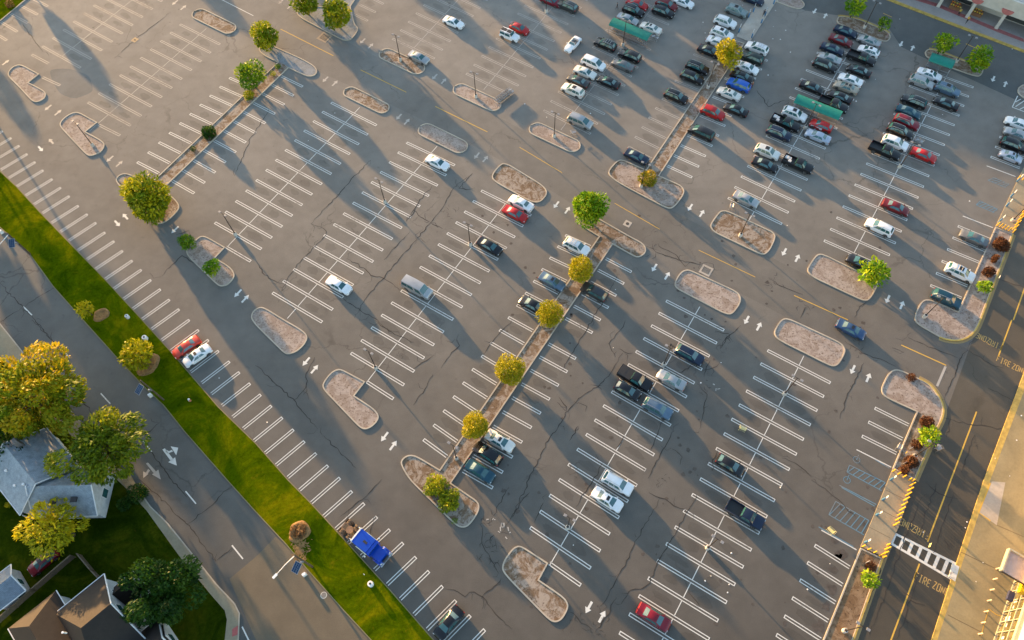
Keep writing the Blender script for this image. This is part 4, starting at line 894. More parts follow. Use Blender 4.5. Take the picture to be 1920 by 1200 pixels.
# ------------------------------------------------------------------ the parked cars, surveyed one by one
CARS = [
(850,41,'sedan','white','R','white sedan standing alone in faded stalls near the top, left of the black-topped off-road car',''),
(785,107,'sedan','silver','R','silver sedan parked tight along a narrow island with a lamp post at the top',''),
(956,67,'jeep','white','R','white off-road car with black soft top beside the red hatchback','blackroof'),
(974,53,'hatchback','red','R','bright red hatchback parked next to the white off-road car with black top',''),
(1033,1,'sedan','crimson','R','red sedan cut off by the top edge, left of the dark grey SUV',''),
(1064,11,'suv','darkgrey','L','dark grey SUV at the top edge beside the base of a lamp post','rails'),
(1195,7,'sedan','red','R','bright red sedan at the top edge, directly above a black SUV',''),
(1188,20,'suv','black','R','black SUV directly below the bright red sedan at the top edge','rails'),
(1250,9,'suv','maroon','R','dark red SUV at the top edge, right of the bright red sedan',''),
(1244,22,'suv','black','R','black SUV with red tail lights directly below the dark red SUV at the top',''),
(1281,3,'sedan','white','R','white sedan cut off by the top edge, right of the dark red SUV',''),
(1177,35,'sedan','silver','R','silver car half hidden behind the long green cart canopy at the top',''),
(1220,52,'sedan','pearl','L','white car with a black sunroof, right of the long green cart canopy at the top','sunroof'),
(1074,82,'convertible','white',((1088,66),(1060,97)),'white open convertible driving across the lane with its top down',''),
(1135,83,'suv','black','L','black SUV with white roof bars, below the long green cart canopy','bars rails'),
(1181,104,'suv','black','L','black SUV facing the lamp post base, below the middle of the long green cart canopy',''),
(1168,121,'sedan','grey','L','grey silver-roofed sedan parked directly below the black SUV at the lamp post',''),
(1113,118,'minivan','white','R','white minivan, uppermost of the close cluster of four cars right of the pale lane',''),
(1097,135,'sedan','pearl','R','white sedan squeezed between the white minivan and a dark grey sedan',''),
(1084,151,'sedan','darkgrey','L','dark grey sedan between a white sedan and a white wagon',''),
(1074,169,'suv','pearl','L','white wagon with sunroof, lowest of the close cluster of four cars','sunroof'),
(1141,153,'sedan','black','L','black sedan alone on the right of the close cluster of four cars',''),
(1088,227,'minivan','silver','R','silver minivan parked alone, right of an island with a lamp post','rails'),
(1268,181,'suv','black','R','black SUV with roof rails standing alone on the left of the bare brown median','rails'),
(1308,127,'suv','black','R','black SUV with roof rails, upper one of two black cars left of the median','rails'),
(1298,145,'suv','black','R','black car without roof rails, lower one of two black cars by the median',''),
(1330,95,'sedan','black','R','black car partly hidden by the yellow-green tree on the median',''),
(1360,41,'suv','white','R','large white SUV second from the top in the row at the concrete walkway','rails'),
(1381,20,'suv','greengrey','R','green-grey SUV with sunroof beside the blue posts of the concrete walkway','sunroof rails'),
(1354,63,'suv','white','R','white SUV with a black sunroof, below the large white SUV by the walkway','sunroof'),
(1346,78,'sedan','white','R','white sedan touching the left of the yellow-green tree on the median',''),
(1419,90,'suv','white','L','white SUV with roof rails and bars, topmost on the right of the bare median','rails bars'),
(1410,108,'suv','darkgreen','L','dark green SUV between the two large white cars right of the median',''),
(1401,126,'sedan','white','R','white sedan right of the median, between the dark green SUV and a black car',''),
(1392,143,'sedan','black','R','black car between a white sedan and the bright blue SUV',''),
(1385,159,'suv','blue','L','bright blue SUV with a person behind it, right of the median',''),
(1367,175,'sedan','pearl','L','white sedan with black sunroof directly below the bright blue SUV','sunroof'),
(1337,211,'suv','red','R','red SUV nose out from the right side of the bare brown median',''),
(1380,205,'sedan','black','L','black sedan parked in the lane beside the red SUV',''),
(1315,248,'minivan','black','L','black minivan below the red SUV, nose to the bare median',''),
(1194,293,'sedan','navy','R','dark blue car tucked against the bare median just above its bush',''),
(1586,58,'sedan','navy','R','dark blue sedan heading the crowded row, right against the tree bed',''),
(1577,75,'sedan','maroon','R','dark maroon sedan with pale rear glass, second car of the crowded left row',''),
(1561,91,'sedan','navy','R','dark blue coupe third in the crowded left row, opposite the white car with sunroof',''),
(1556,109,'sedan','silver','L','silver sedan with red tail lights, fourth in the crowded left row',''),
(1547,123,'suv','black','R','black SUV with red tail lights below the silver sedan in the crowded row',''),
(1523,163,'sedan','black','R','black sedan just above the long green cart canopy in the crowded rows',''),
(1630,76,'sedan','silver','L','silver-grey sedan below the tree bed beside a small pink round sign',''),
(1629,95,'hatchback','white','L','white car with a big black sunroof, second on the right of the crowded rows','sunroof'),
(1615,109,'pickup','black','R','black pickup truck with an empty bed, touching the white car with a big sunroof',''),
(1611,132,'sedan','black','L','black sedan with red tail light between the black pickup and a white sedan',''),
(1595,149,'sedan','white','L','white sedan in the crowded rows, between a black sedan and a black-roofed pale car',''),
(1587,163,'sedan','tan','L','pale car with a black roof on the right of the crowded rows','blackroof'),
(1575,181,'sedan','black','L','black sedan beside the pickup truck half hidden by a cart canopy',''),
(1562,196,'pickup','black','R','black pickup truck half hidden behind the right end of a long green cart canopy',''),
(1490,214,'suv','white','R','white SUV with a wide black sunroof, just below a long green cart canopy','sunroof rails'),
(1473,231,'pickup','black','R','black pickup truck carrying a pale ladder in its bed, beside the white SUV with sunroof','cargo'),
(1461,250,'suv','navy','R','dark navy SUV below the black pickup truck carrying pale cargo','rails'),
(1540,235,'hatchback','red','L','red car with white doors below the right end of a cart canopy','whitedoor'),
(1534,255,'sedan','lightblue','L','light blue sedan directly below the red car with white doors',''),
(1439,285,'suv','pearl','R','white SUV with a small sunroof, behind the black pickup with red and white load','sunroof'),
(1496,308,'pickup','black','R','black pickup truck with red and white load, lowest right of the crowded rows','cargo'),
(1435,308,'sedan','black','R','black sedan directly below the white SUV with a small sunroof',''),
(1399,373,'sedan','silver','R','silver sedan alone, just above a wide brown island with lamp post',''),
(1743,139,'sedan','white','R','white sedan with sunroof below the short green canopy','sunroof'),
(1728,154,'suv','silver','R','silver white SUV between the white sedan and empty stalls, below the short green canopy',''),
(1714,190,'suv','black','L','black SUV with chrome roof rails opposite the dark sedan','rails'),
(1704,209,'sedan','teal','R','blue sedan with white tail-light glint, above the dark red SUV',''),
(1700,229,'suv','crimson','R','dark red SUV in the stalls between the blue sedan and a black SUV','rails'),
(1688,246,'suv','black','R','black SUV with orange-lit tail, between the dark red and the white SUVs','rails'),
(1679,268,'suv','white','R','clean white SUV directly above the black pickup with an empty bed',''),
(1659,283,'pickup','black','R','black pickup truck with an open empty bed beside the clean white SUV at the right',''),
(1777,168,'suv','steelblue','R','blue-grey SUV with sunroof and roof rails, nose to the far right lane','sunroof rails'),
(1774,193,'sedan','black','L','black sedan below the blue-grey SUV with roof rails',''),
(1732,290,'sedan','red','R','bright red sedan across from the black pickup with an empty bed at the right',''),
(1910,231,'sedan','white','L','white sedan topmost of the four cars at the right edge',''),
(1908,251,'sedan','silver','L','silver sedan second from the top at the right edge',''),
(1901,272,'suv','black','R','black car with red tail, third from the top at the right edge',''),
(1896,293,'bubble','lightblue','R','rounded pale blue car lowest of the four at the right edge','sunroof'),
(1680,388,'sedan','maroon','R','dark maroon sedan above the white SUV, in half-empty stalls at the right',''),
(1649,426,'suv','white','L','white SUV across from the maroon sedan, facing up-left','rails'),
(1614,492,'sedan','black','L','black car partly covered by a spiky yellow-green tree',''),
(1827,446,'sedan','grey','L','grey sedan parked beside a large red-brown bush at the right',''),
(1801,511,'suv','white','R','big white SUV with a black sunroof and roof bars, facing the red-brown bushes','sunroof rails bars'),
(1775,560,'suv','teal','R','dark green-grey SUV next to the rounded bed with a lamp post','rails'),
(1596,617,'sedan','midblue','R','blue sedan driving along the main aisle with its red tail light lit','sunroof'),
(1293,665,'suv','navy','R','dark blue SUV with a carrier on its tow hitch','rails rack'),
(1191,710,'pickup','black','R','black pickup truck with a covered bed, above a black hatchback','tonneau'),
(1177,732,'hatchback','black','R','black hatchback below the pickup truck with a covered bed',''),
(1259,712,'sedan','silver','L','silver white sedan facing the black pickup with a covered bed',''),
(1233,766,'suv','steelblue','R','blue-grey SUV with roof rails, right of the black hatchback','rails'),
(1370,872,'hatchback','black','R','black hatchback alone in the stalls, upper right of the two white cars',''),
(1158,906,'suv','white','R','white wagon with roof rails beside the white sedan with sunroof','rails'),
(1139,936,'sedan','white','R','white sedan with a black sunroof, below the white wagon in the lower middle','sunroof'),
(1397,965,'pickup','navy','R','dark blue pickup truck with an open bed in the lower middle',''),
(1226,1157,'sedan','crimson','R','red sedan at the bottom edge, alone in its row',''),
(966,400,'sedan','red','R','red sedan directly below a white sedan in the middle of the picture',''),
(977,380,'sedan','white','L','white sedan side by side with the red sedan, under a short wide island',''),
(1081,462,'suv','white','R','white SUV with roof bars just above the topmost round olive tree','rails bars'),
(1035,527,'sedan','steelblue','R','blue-grey sedan with sunroof left of the median, below a round olive tree','sunroof'),
(998,571,'sedan','black','L','black sedan left of the second round olive tree of the median',''),
(1114,547,'suv','darkgrey','L','dark SUV on the right of the median between two round olive trees',''),
(635,534,'sedan','white','R','white sedan glowing in the sun, alone among cracked stalls in the middle left',''),
(782,540,'van','silver','R','tall silver van standing across a stall line, alone in the middle',''),
(820,304,'sedan','white','R','bright white sedan alone at the end of an empty stall row',''),
(918,461,'sedan','black','R','black sedan alone right of a lamp post in the empty middle stalls',''),
(937,826,'sedan','pearl','R','white sedan with sunroof beside the lowest round olive tree','sunroof'),
(914,850,'suv','black','L','black SUV with red tail lights between a white sedan and a teal sedan',''),
(900,883,'sedan','teal','R','dark teal sedan at the lower end of the long median',''),
]
EC = ((248, 489), (194, 522.5))
for r in CARS: place_car(r[0], r[1], r[2], r[3], r[4], r[5], r[6])
place_car(349, 650, 'sedan', 'orange', EC, 'orange-red sedan nose to the grass verge', '')
place_car(369, 666, 'sedan', 'white', EC, 'white sedan with sunroof beside the orange-red sedan at the verge', 'sunroof')
place_car(841, 1168, 'sedan', 'black', ((855, 1150), (830, 1180)), 'black sedan nose to the verge at the bottom edge, below the blue truck', '')
place_car(80, 1053, 'hatchback', 'crimson', ((96, 1038), (62, 1067)), 'red hatchback under the yellow tree between the houses', 'blackroof', group='cars outside the lot')
place_car(1412, -2, 'sedan', 'navy', 'R', 'dark car cut off by the top edge, left of the concrete walkway', '')

# blue truck tractor
def truck():
    c = (G(652, 992, .8) + G(722, 1046, .8)) / 2; c.z = 0.012
    a, b = G(652, 990, .8), G(722, 1047, .8)
    t = thing('truck_tractor', 'bright blue semi truck tractor without a trailer, parked along the verge', 'truck', c, math.atan2(b.y - a.y, b.x - a.x))
    P = PAINT['truckblue']; ch = plain('truck_chrome', (.6, .6, .6), .2, .9); fr = plain('rusty_frame', (.16, .10, .065), .8, var=.3)
    bm = bmesh.new()   # sleeper cab
    def box(x0, x1, w0, w1, z0, z1, tx0=0, tx1=0, mi=0):
        v = [bm.verts.new(p) for p in ((x0,-w0,z0),(x1,-w0,z0),(x1,w0,z0),(x0,w0,z0),(x0+tx0,-w1,z1),(x1-tx1,-w1,z1),(x1-tx1,w1,z1),(x0+tx0,w1,z1))]
        for f in ((3,2,1,0),(4,5,6,7),(0,1,5,4),(1,2,6,5),(2,3,7,6),(3,0,4,7)): bm.faces.new([v[i] for i in f])
    box(-1.2, 1.75, 1.15, 1.08, .95, 3.0, 0, .35); bmesh.ops.bevel(bm, geom=bm.edges[:], offset=.10, segments=2); obj('cab', bm, P, t, 35)
    bm = bmesh.new(); box(1.6, 3.7, .98, .84, .75, 1.85, 0, .25); bmesh.ops.bevel(bm, geom=bm.edges[:], offset=.14, segments=2); obj('hood', bm, P, t, 35)
    for s in (-1, 1):
        bm = bmesh.new(); n = 10
        pts = [(2.9 + .78 * cos(pi * k / n), .45 + .78 * sin(pi * k / n)) for k in range(n + 1)]
        o = [[bm.verts.new((x, s * y, z)) for x, z in pts] for y in (.86, 1.18)]
        for k in range(n): bm.faces.new((o[0][k], o[0][k+1], o[1][k+1], o[1][k]))
        bm.faces.new(o[1]); bmesh.ops.recalc_face_normals(bm, faces=bm.faces[:]); obj('fender', bm, P, t, 35)
    bm = bmesh.new(); quad(bm, [(1.66, -.98, 2.0), (1.66, .98, 2.0), (1.44, .96, 2.82), (1.44, -.96, 2.82)])
    bmesh.ops.solidify(bm, geom=bm.faces[:], thickness=.03)
    for v in bm.verts: v.co.x += .07
    obj('windscreen', bm, M_glass, t)
    bm = bmesh.new(); bx(bm, 1.45, 1.9, -1.1, 1.1, 2.86, 2.93); obj('sun_visor', bm, P, t)
    bm = bmesh.new(); bx(bm, -1.42, -1.215, -1.12, 1.12, 1.0, 3.04); obj('cab_fairing', bm, M_signw, t)
    bm = bmesh.new(); bx(bm, .1, .75, -.20, .12, 3.0, 3.05); obj('roof_hatch', bm, M_dark, t)
    for s in (-1, 1):
        bm = bmesh.new(); bx(bm, .55, 1.3, min(s*1.152, s*1.17), max(s*1.152, s*1.17), 1.95, 2.6); obj('side_window', bm, M_glass, t)
        bm = bmesh.new(); tube(bm, [(1.3, s*1.15, 2.5), (1.45, s*1.5, 2.5)], .02, 6); bx(bm, 1.4, 1.47, s*1.5-.1, s*1.5+.1, 1.95, 2.6); obj('wing_mirror', bm, M_signw, t)
        bm = bmesh.new(); tube(bm, [(-.9, s*1.0, .75), (1.1, s*1.0, .75)], .31, 12); obj('fuel_tank', bm, ch, t, 35)
        bm = bmesh.new(); tube(bm, [(-1.55, s*.95, .9), (-1.55, s*.95, 3.5)], .075, 8); obj('exhaust_stack', bm, ch, t, 35)
        bm = bmesh.new(); bx(bm, 3.55, 3.75, min(s*.72, s*1.05), max(s*.72, s*1.05), .95, 1.15); bmesh.ops.bevel(bm, geom=bm.edges[:], offset=.03, segments=1); obj('headlight', bm, M_lamp, t)
        bm = bmesh.new(); bx(bm, -4.4, 3.2, s*.42-.05, s*.42+.05, .72, .98); obj('frame_rail', bm, fr, t)
    bm = bmesh.new(); bx(bm, 3.72, 3.95, -1.18, 1.18, .45, .82); bmesh.ops.bevel(bm, geom=bm.edges[:], offset=.05, segments=2); obj('bumper', bm, ch, t)
    bm = bmesh.new(); bx(bm, 3.70, 3.73, -.55, .55, .9, 1.55); obj('grille', bm, M_dark, t)
    bm = bmesh.new()
    for x in (-4.3, -3.3, -2.1): bx(bm, x - .06, x + .06, -.37, .37, .75, .9)
    bx(bm, -4.42, -4.38, -1.2, 1.2, .75, .9); obj('cross_member', bm, fr, t)
    bm = bmesh.new(); lathe(bm, [(.55, 0), (.52, .1), (.2, .1)], 16, (-3.1, 0, 1.0)); obj('fifth_wheel', bm, fr, t)
    for x, ys in ((2.9, (.98,)), (-2.55, (.62, .98)), (-3.85, (.62, .98))):
        for s in (-1, 1):
            for y in ys:
                bm = wheel_bm(.52, .30)
                if s < 0:
                    for v in bm.verts: v.co.y = -v.co.y
                    bmesh.ops.reverse_faces(bm, faces=bm.faces[:])
                obj('wheel', bm, [plain('dusty_truck_tyre', (.07, .05, .035), .9), M_rim], t, 35, (x, s * y, .52))
    for s in (-1, 1):
        bm = bmesh.new(); bx(bm, -4.5, -4.46, s*.8-.3, s*.8+.3, .25, .85); obj('mud_flap', bm, M_dark, t)
truck()
# ------------------------------------------------------------------ trees and shrubs
L_yg = leaf_mat('leaves_yellow_green', [(.085, .135, .002), (.22, .27, .002), (.40, .35, .003)])
L_g = leaf_mat('leaves_green', [(.05, .14, .002), (.11, .22, .003), (.24, .30, .004)])
L_ol = leaf_mat('leaves_olive', [(.19, .20, .002), (.31, .29, .002), (.46, .37, .003)])
L_br = leaf_mat('leaves_bright', [(.065, .18, .002), (.155, .29, .003), (.32, .38, .004)])
L_au = leaf_mat('leaves_autumn', [(.09, .15, .002), (.25, .27, .002), (.46, .31, .004)])
L_dk = leaf_mat('leaves_dark_green', [(.006, .036, .001), (.016, .06, .002), (.045, .095, .004)])
L_gold = leaf_mat('leaves_gold', [(.21, .23, .002), (.42, .37, .003), (.56, .44, .004)])
L_red = leaf_mat('leaves_red_brown', [(.06, .024, .012), (.11, .042, .017), (.17, .07, .025)])
L_or = leaf_mat('leaves_olive_orange', [(.09, .12, .003), (.17, .19, .003), (.30, .20, .005)])
L_yd = leaf_mat('leaves_deep_yellow_green', [(.05, .095, .002), (.135, .185, .002), (.28, .27, .003)])
def crown_bm(seed, n, leaf, lumps=14, squash=.9, core=.55, spread=.5, spiky=0, irr=0):
    """unit crown (radius 1, centred at 0): leaf-sized faces dealt over overlapping clumps"""
    r = random.Random(seed); bm = bmesh.new(); lay = bm.faces.layers.float.new('tone')
    C = []
    for i in range(lumps):
        z = 1 - 2 * (i + .5) / lumps; a = i * 2.39996 + r.uniform(-.4, .4); q = math.sqrt(1 - z * z)
        k = core * (r.uniform(.85 - .5*irr, 1.1 + .2*irr) if irr else r.uniform(.75, 1.15))
        C.append((Vector((q * cos(a) * k, q * sin(a) * k, z * k * squash)), spread * (r.uniform(.55, 1.25) if irr else r.uniform(.75, 1.15)), r.uniform(.05, .95)))
    C.append((Vector((0, 0, 0)), core, .4))
    for _ in range(n):
        c, s, tone = r.choice(C)
        d = Vector((r.gauss(0, 1), r.gauss(0, 1), r.gauss(0, 1)))
        if d.length < .1: continue
        d.normalize()
        if d.dot(c) < 0 and r.random() < .6: d = -d
        if r.random() < irr * .75 * (1 if d.z < -.1 else 0): continue
        p = c + d * s * (r.uniform(.55, 1.0) ** .5) * (1 + (spiky * r.random() if spiky else 0))
        p.z *= squash if c.length < .01 else 1
        nrm = (d + Vector((r.gauss(0, .55), r.gauss(0, .55), r.gauss(0, .45) + .25))).normalized()
        o = (p.normalized() + Vector((r.gauss(0, .45), r.gauss(0, .45), r.gauss(0, .45)))).normalized()
        nrm = (nrm - o * nrm.dot(o) * .8).normalized(); u = (o - nrm * o.dot(nrm)).normalized(); v = nrm.cross(u)
        l = leaf * r.uniform(.7, 1.7); w = l * r.uniform(.4, .7)
        f = bm.faces.new([bm.verts.new(p + q) for q in (-u * l, v * w * .8 - u * l * .1, u * l, -v * w * .8 - u * l * .1)])
        f[lay] = min(max(tone + r.gauss(0, .18), 0), 1)
    return bm
CROWN = {}
def crown_mesh(key, mat, **kw):
    k = (key, mat.name)
    if k not in CROWN: CROWN[k] = to_mesh('crown', crown_bm(key, **kw), mat)
    return CROWN[k]
def trunk_bm(h, r, R, seed, limbs=5):
    q = random.Random(seed); bm = bmesh.new()
    tube(bm, [(0, 0, -.05), (r*.1, 0, h*.25), (0, r*.2, h*.55), (0, 0, h*.9)], [r*1.35, r, r*.75, r*.3], 8)
    for i in range(limbs):
        a = 2*pi*i/limbs + q.uniform(-.4, .4); z = h * q.uniform(.38, .62); e = q.uniform(.5, .85)
        tube(bm, [(0, 0, z), (cos(a)*R*e*.45, sin(a)*R*e*.45, z + (h-z)*.45), (cos(a)*R*e, sin(a)*R*e, z + (h-z)*q.uniform(.6, .95))], [r*.5, r*.32, r*.08], 5)
    return bm
def tree(px, py, pr, mat, label, seed, name='tree', hk=1.75, n=2600, leaf=.085, group=None, squash=.95, base=None, spiky=0, lumps=14, cat='tree', sx=1.0, core=.55):
    """crown centre and radius in the photo; height follows the crown"""
    R = pr * mpp(px, py, 2.5)
    h = R * hk + 1.0
    zc = h - R * squash
    p = G(px, py, zc)
    t = thing(name, label, cat, (p.x, p.y, .1), random.uniform(0, 6.28) if sx == 1 else 0, group)
    o = obj('crown', crown_mesh(seed, mat, n=n, leaf=leaf, squash=squash, spiky=spiky, lumps=lumps, core=core, irr=0 if core < .52 else .4), None, t, loc=(0, 0, zc - .1)); o.scale = (R, R * sx, R)
    obj('trunk', trunk_bm(zc + R * .3, max(.07, R * .045), R * .75, seed), M_trunk, t, 60)
    return t
def shrub(px, py, pr, mat, label, seed, group=None, hk=.8, name='shrub', n=700, leaf=.11, sx=1, rot=0):
    R = pr * mpp(px, py); z = R * hk * .62
    p = G(px, py, z)
    t = thing(name, label, 'shrub', (p.x, p.y, .1), rot, group)
    o = obj('foliage', crown_mesh(seed, mat, n=n, leaf=leaf, squash=hk), None, t, loc=(0, 0, z)); o.scale = (R, R * sx, R)
    bm = bmesh.new()
    for a in (0, 2.1, 4.2): tube(bm, [(0, 0, 0), (cos(a)*R*.35, sin(a)*R*.35, z)], [.04, .015], 5)
    obj('stem', bm, M_trunk, t); return t
tree(572, 4, 25, L_yg, 'yellow-green tree cut off by the top edge, on the gravel median end', 1)
tree(630, 26, 28, L_yg, 'yellow-orange tinted tree on the gravel median end at the top', 2)
tree(497, 66, 27, L_yg, 'yellow tree on the gravel head of the left long median', 3)
tree(469, 140, 28, L_g, 'green tree on the left long median just below its gravel head', 4, n=1900)
tree(276, 372, 44, L_yg, 'largest round tree of the lot, golden-edged, at the foot of the left median', 5, n=8000, leaf=.062, lumps=26, hk=1.7, spiky=.12)
tree(350, 453, 16, L_g, 'small round green tree at the left tip of an L-shaped island', 6, n=900, leaf=.12)
tree(396, 502, 17.5, L_br, 'small spiky green tree on the lower left of an L-shaped island', 7, n=900, leaf=.12, spiky=.2)
tree(1105, 389, 35, L_br, 'large bright green tree at the head of the middle median', 8, n=4600, leaf=.075, lumps=24, spiky=.1)
GO = 'round olive trees of the middle median'
for px, py, pr, lab, sd in ((1088, 505, 25, 'round olive tree topmost of the four on the middle median', 9), (1032, 589, 25, 'round olive tree on the middle median beside the black sedan, second from the top', 10), (957, 694, 28, 'round olive tree alone on the middle stretch of the median, third from the top', 11), (890, 798, 26, 'round olive tree lowest on the middle median, above the lamp post', 12)):
    tree(px, py, pr * 1.1, L_ol, lab, sd, n=5200, leaf=.05, group=GO, hk=2.1, lumps=30, core=.5, squash=1.25)
tree(1365, 100, 27, L_ol, 'yellow-olive tree near the top end of the bare median, over the black car', 13, n=1800)
tree(1604, 12, 21, L_br, 'bright green tree at the top edge over the kerbed bed', 14, n=1000, leaf=.10)
tree(1658, 43, 15, L_g, 'thin pale green tree over the right part of the kerbed bed at the top', 15, n=420, leaf=.12)
tree(1771, 80, 22, L_br, 'loose pale green tree directly above the short green canopy', 16, n=700, leaf=.11)
tree(1838, 110, 24, L_br, 'green tree at the right end of the bed with the short green canopy', 17, n=1200, leaf=.10)
tree(1640, 511, 26, L_br, 'spiky yellow-green tree on a wide island, leaning over a black car', 18, n=900, leaf=.13, spiky=.45)
tree(1846, 537, 15, L_br, 'small green tree in the bed below the red-brown bushes, right edge', 19, n=600, leaf=.13)
tree(1741, 817, 19, L_br, 'small feathery green tree between red-brown shrubs by the fire lane', 20, n=420, leaf=.17, spiky=.5)
tree(1632, 1086, 16, L_br, 'small feathery green tree in the dark bed at the bottom right', 21, n=420, leaf=.17, spiky=.5)
tree(160, 579, 17, L_gold, 'small golden tree on the verge beside a mulch ring, left', 22, n=380, leaf=.14)
tree(258, 668, 32, L_gold, 'yellow-green spreading tree on the verge, opposite the orange-red sedan', 23, n=1100, leaf=.10, hk=1.5, spiky=.2)
shrub(467, 179, 11, L_yg, 'yellow-green shrub at the foot of the green tree on the left median', 31)
shrub(521, 125, 6, L_g, 'tiny green shrub right beside the gravel head of the left median', 32, n=400)
shrub(512, 139, 6, L_yg, 'tiny yellowish shrub on the left median, just below the gravel head', 33, n=400)
shrub(391, 249, 14, L_dk, 'dark green rounded shrub midway along the left long median', 34, n=1100)
shrub(362, 280, 6, L_dk, 'small dark shrub next to the larger dark one on the left median', 35, n=400)
shrub(1214, 336, 18, L_or, 'rounded olive and orange bush on the lower end of the bare median', 36, hk=1.0, n=1500, leaf=.08)
shrub(818, 911, 24, L_yg, 'left one of two big yellow-green shrubs on the lower end of the middle median', 37, hk=.7, n=1600, leaf=.08)
shrub(843, 938, 24, L_yg, 'lower right one of two big yellow-green shrubs on the lower end of the middle median', 38, hk=.7, n=1600, leaf=.08)
shrub(852, 977, 7, L_g, 'small green weed at the bottom kerb of the middle median', 39, n=200, hk=.4)
shrub(1877, 459, 14, L_red, 'largest red-brown bush at the right, beside the grey sedan', 40, n=1500, sx=1.25, rot=ANG_E)
shrub(1865, 485, 11, L_red, 'middle red-brown bush at the right, between two others', 41, n=1100, sx=.6, rot=ANG_E)
shrub(1854, 510, 12, L_red, 'lowest red-brown bush at the right, beside the big white SUV', 42, n=1200)
shrub(1709, 708, 9, L_red, 'lone small red-brown shrub on the top of the rounded bed', 43, n=700)
shrub(1738, 793, 14, L_red, 'large dark red-brown shrub just above a feathery green tree', 44, n=1300)
shrub(1719, 834, 11, L_red, 'red-brown shrub just below a feathery green tree by the fire lane', 45, n=1000)
shrub(1709, 866, 14, L_red, 'wide red-brown shrub at the foot of a lamp post by the fire lane', 46, n=1300)
shrub(1696, 882, 10, L_red, 'red-brown shrub right above the yellow bollards of the landing', 47, n=900)
shrub(1632, 1061, 11, L_red, 'dark red-brown shrub at the top of the bottom right bed', 48, n=600, hk=.5)
# the big street trees by the houses
def big_tree(px, py, R, h, mat, label, seed, n, leaf, lumps=34, zc=None, squash=.8, spiky=.15):
    zc = zc or h - R * squash
    p = G(px, py, zc); t = thing('tree', label, 'tree', (p.x, p.y, .1), seed)
    o = obj('crown', crown_bm(seed, n, leaf, lumps, squash, .74, .30, spiky, 1), mat, t, loc=(0, 0, zc)); o.scale = (R, R, R)
    obj('trunk', trunk_bm(zc + R * .3, R * .06, R * .8, seed, 8), M_trunk, t, 60); return t
big_tree(66, 745, 6.9, 13, L_au, 'largest tree, orange and yellow, overhanging the street at the left edge', 51, 19000, .038)
big_tree(190, 836, 5.8, 11.5, L_yd, 'big yellow-green tree over the grey house roof, beside the street', 52, 13000, .042)
big_tree(98, 988, 4.3, 8.0, L_gold, 'thin golden tree over the red hatchback by the houses', 53, 4200, .05, 24, spiky=.35, squash=.6)
big_tree(304, 1108, 4.9, 9.5, L_dk, 'dark green dense tree beside the brown-roofed house', 54, 15000, .045)
big_tree(15, 830, 4.5, 8, L_dk, 'dark shaded tree squeezed behind the grey house at the left edge', 55, 5000, .05)
shrub(258, 925, 20, L_dk, 'dark hedge-like shrub between the sidewalk and the grey house', 56, n=1800, leaf=.07, hk=1.0)
shrub(235, 945, 15, L_dk, 'low dark shrub just below the hedge by the sidewalk', 57, n=1200, leaf=.09)
shrub(265, 928, 8, L_gold, 'small golden shrub at the sidewalk edge', 58, n=400)
shrub(16, 947, 6, L_gold, 'small yellow flowering bush beside the grey house wall', 59, n=400)
shrub(115, 1055, 4, L_br, 'tiny bright green bush beside the red hatchback', 60, n=200)
# straw-mulched stump and tree rings on the verge
M_straw = soil_mat('straw_mulch', (.30, .17, .06), (.20, .11, .04), (.09, .05, .02), 1.4)
def ring(px, py, r, label, dark=True):
    p = G(px, py); t = thing('mulch_ring', label, 'mulch ring', (p.x, p.y, .1))
    q = random.Random(int(px)); bm = bmesh.new(); n = 22
    prof = [(1.0, .0), (.92, .14), (.62, .16), (.5, .04), (.02, .03)]
    rows = [[bm.verts.new((r*k*(1 + .12*sin(3*a*6.28/n + px) + q.uniform(-.05, .05))*cos(2*pi*a/n), r*k*(1 + .1*sin(2*a*6.28/n))*sin(2*pi*a/n), z)) for a in range(n)] for k, z in prof]
    for A, B in zip(rows, rows[1:]):
        for k in range(n): bm.faces.new((A[k], A[(k+1) % n], B[(k+1) % n], B[k]))
    bm.faces.new(rows[-1]); obj('mulch', bm, M_straw, t, 60)
    return t
ring(190, 591, 1.3, 'brown mulch ring beside the small golden tree on the verge')
ring(276, 684, 2.0, 'mulch ring half under the spreading yellow-green tree on the verge')
t = ring(561, 997, 1.55, 'round mulch mound with dead brown brush on the lower verge')
o = obj('dead_brush', crown_bm(91, 500, .14, 8, .5), leaf_mat('dead_leaves', [(.13, .07, .03), (.2, .12, .05), (.28, .18, .08)]), t, loc=(0, 0, .25)); o.scale = (1.3, 1.3, .8)
bm = bmesh.new(); q = random.Random(3)
for k in range(260):
    x, y = q.gauss(563, 7), q.gauss(1028, 13); p = G(x, y); a = q.uniform(0, pi); l = q.uniform(.1, .35)
    if (G(561, 997) - p).length < 1.5: continue
    quad(bm, [(p.x - l*cos(a), p.y - l*sin(a), .115), (p.x - l*.3*sin(a), p.y + l*.3*cos(a), .125), (p.x + l*cos(a), p.y + l*sin(a), .135), (p.x + l*.3*sin(a), p.y - l*.3*cos(a), .12)])
tag(obj('straw_litter', bm, M_straw), kind='stuff')

# brown bush in the grassy corner, top left
shrub(19, 9, 9, leaf_mat('leaves_brown', [(.09, .05, .02), (.15, .09, .03), (.2, .14, .04)]), 'brown bush in the grass corner at the very top left', 61, n=500)
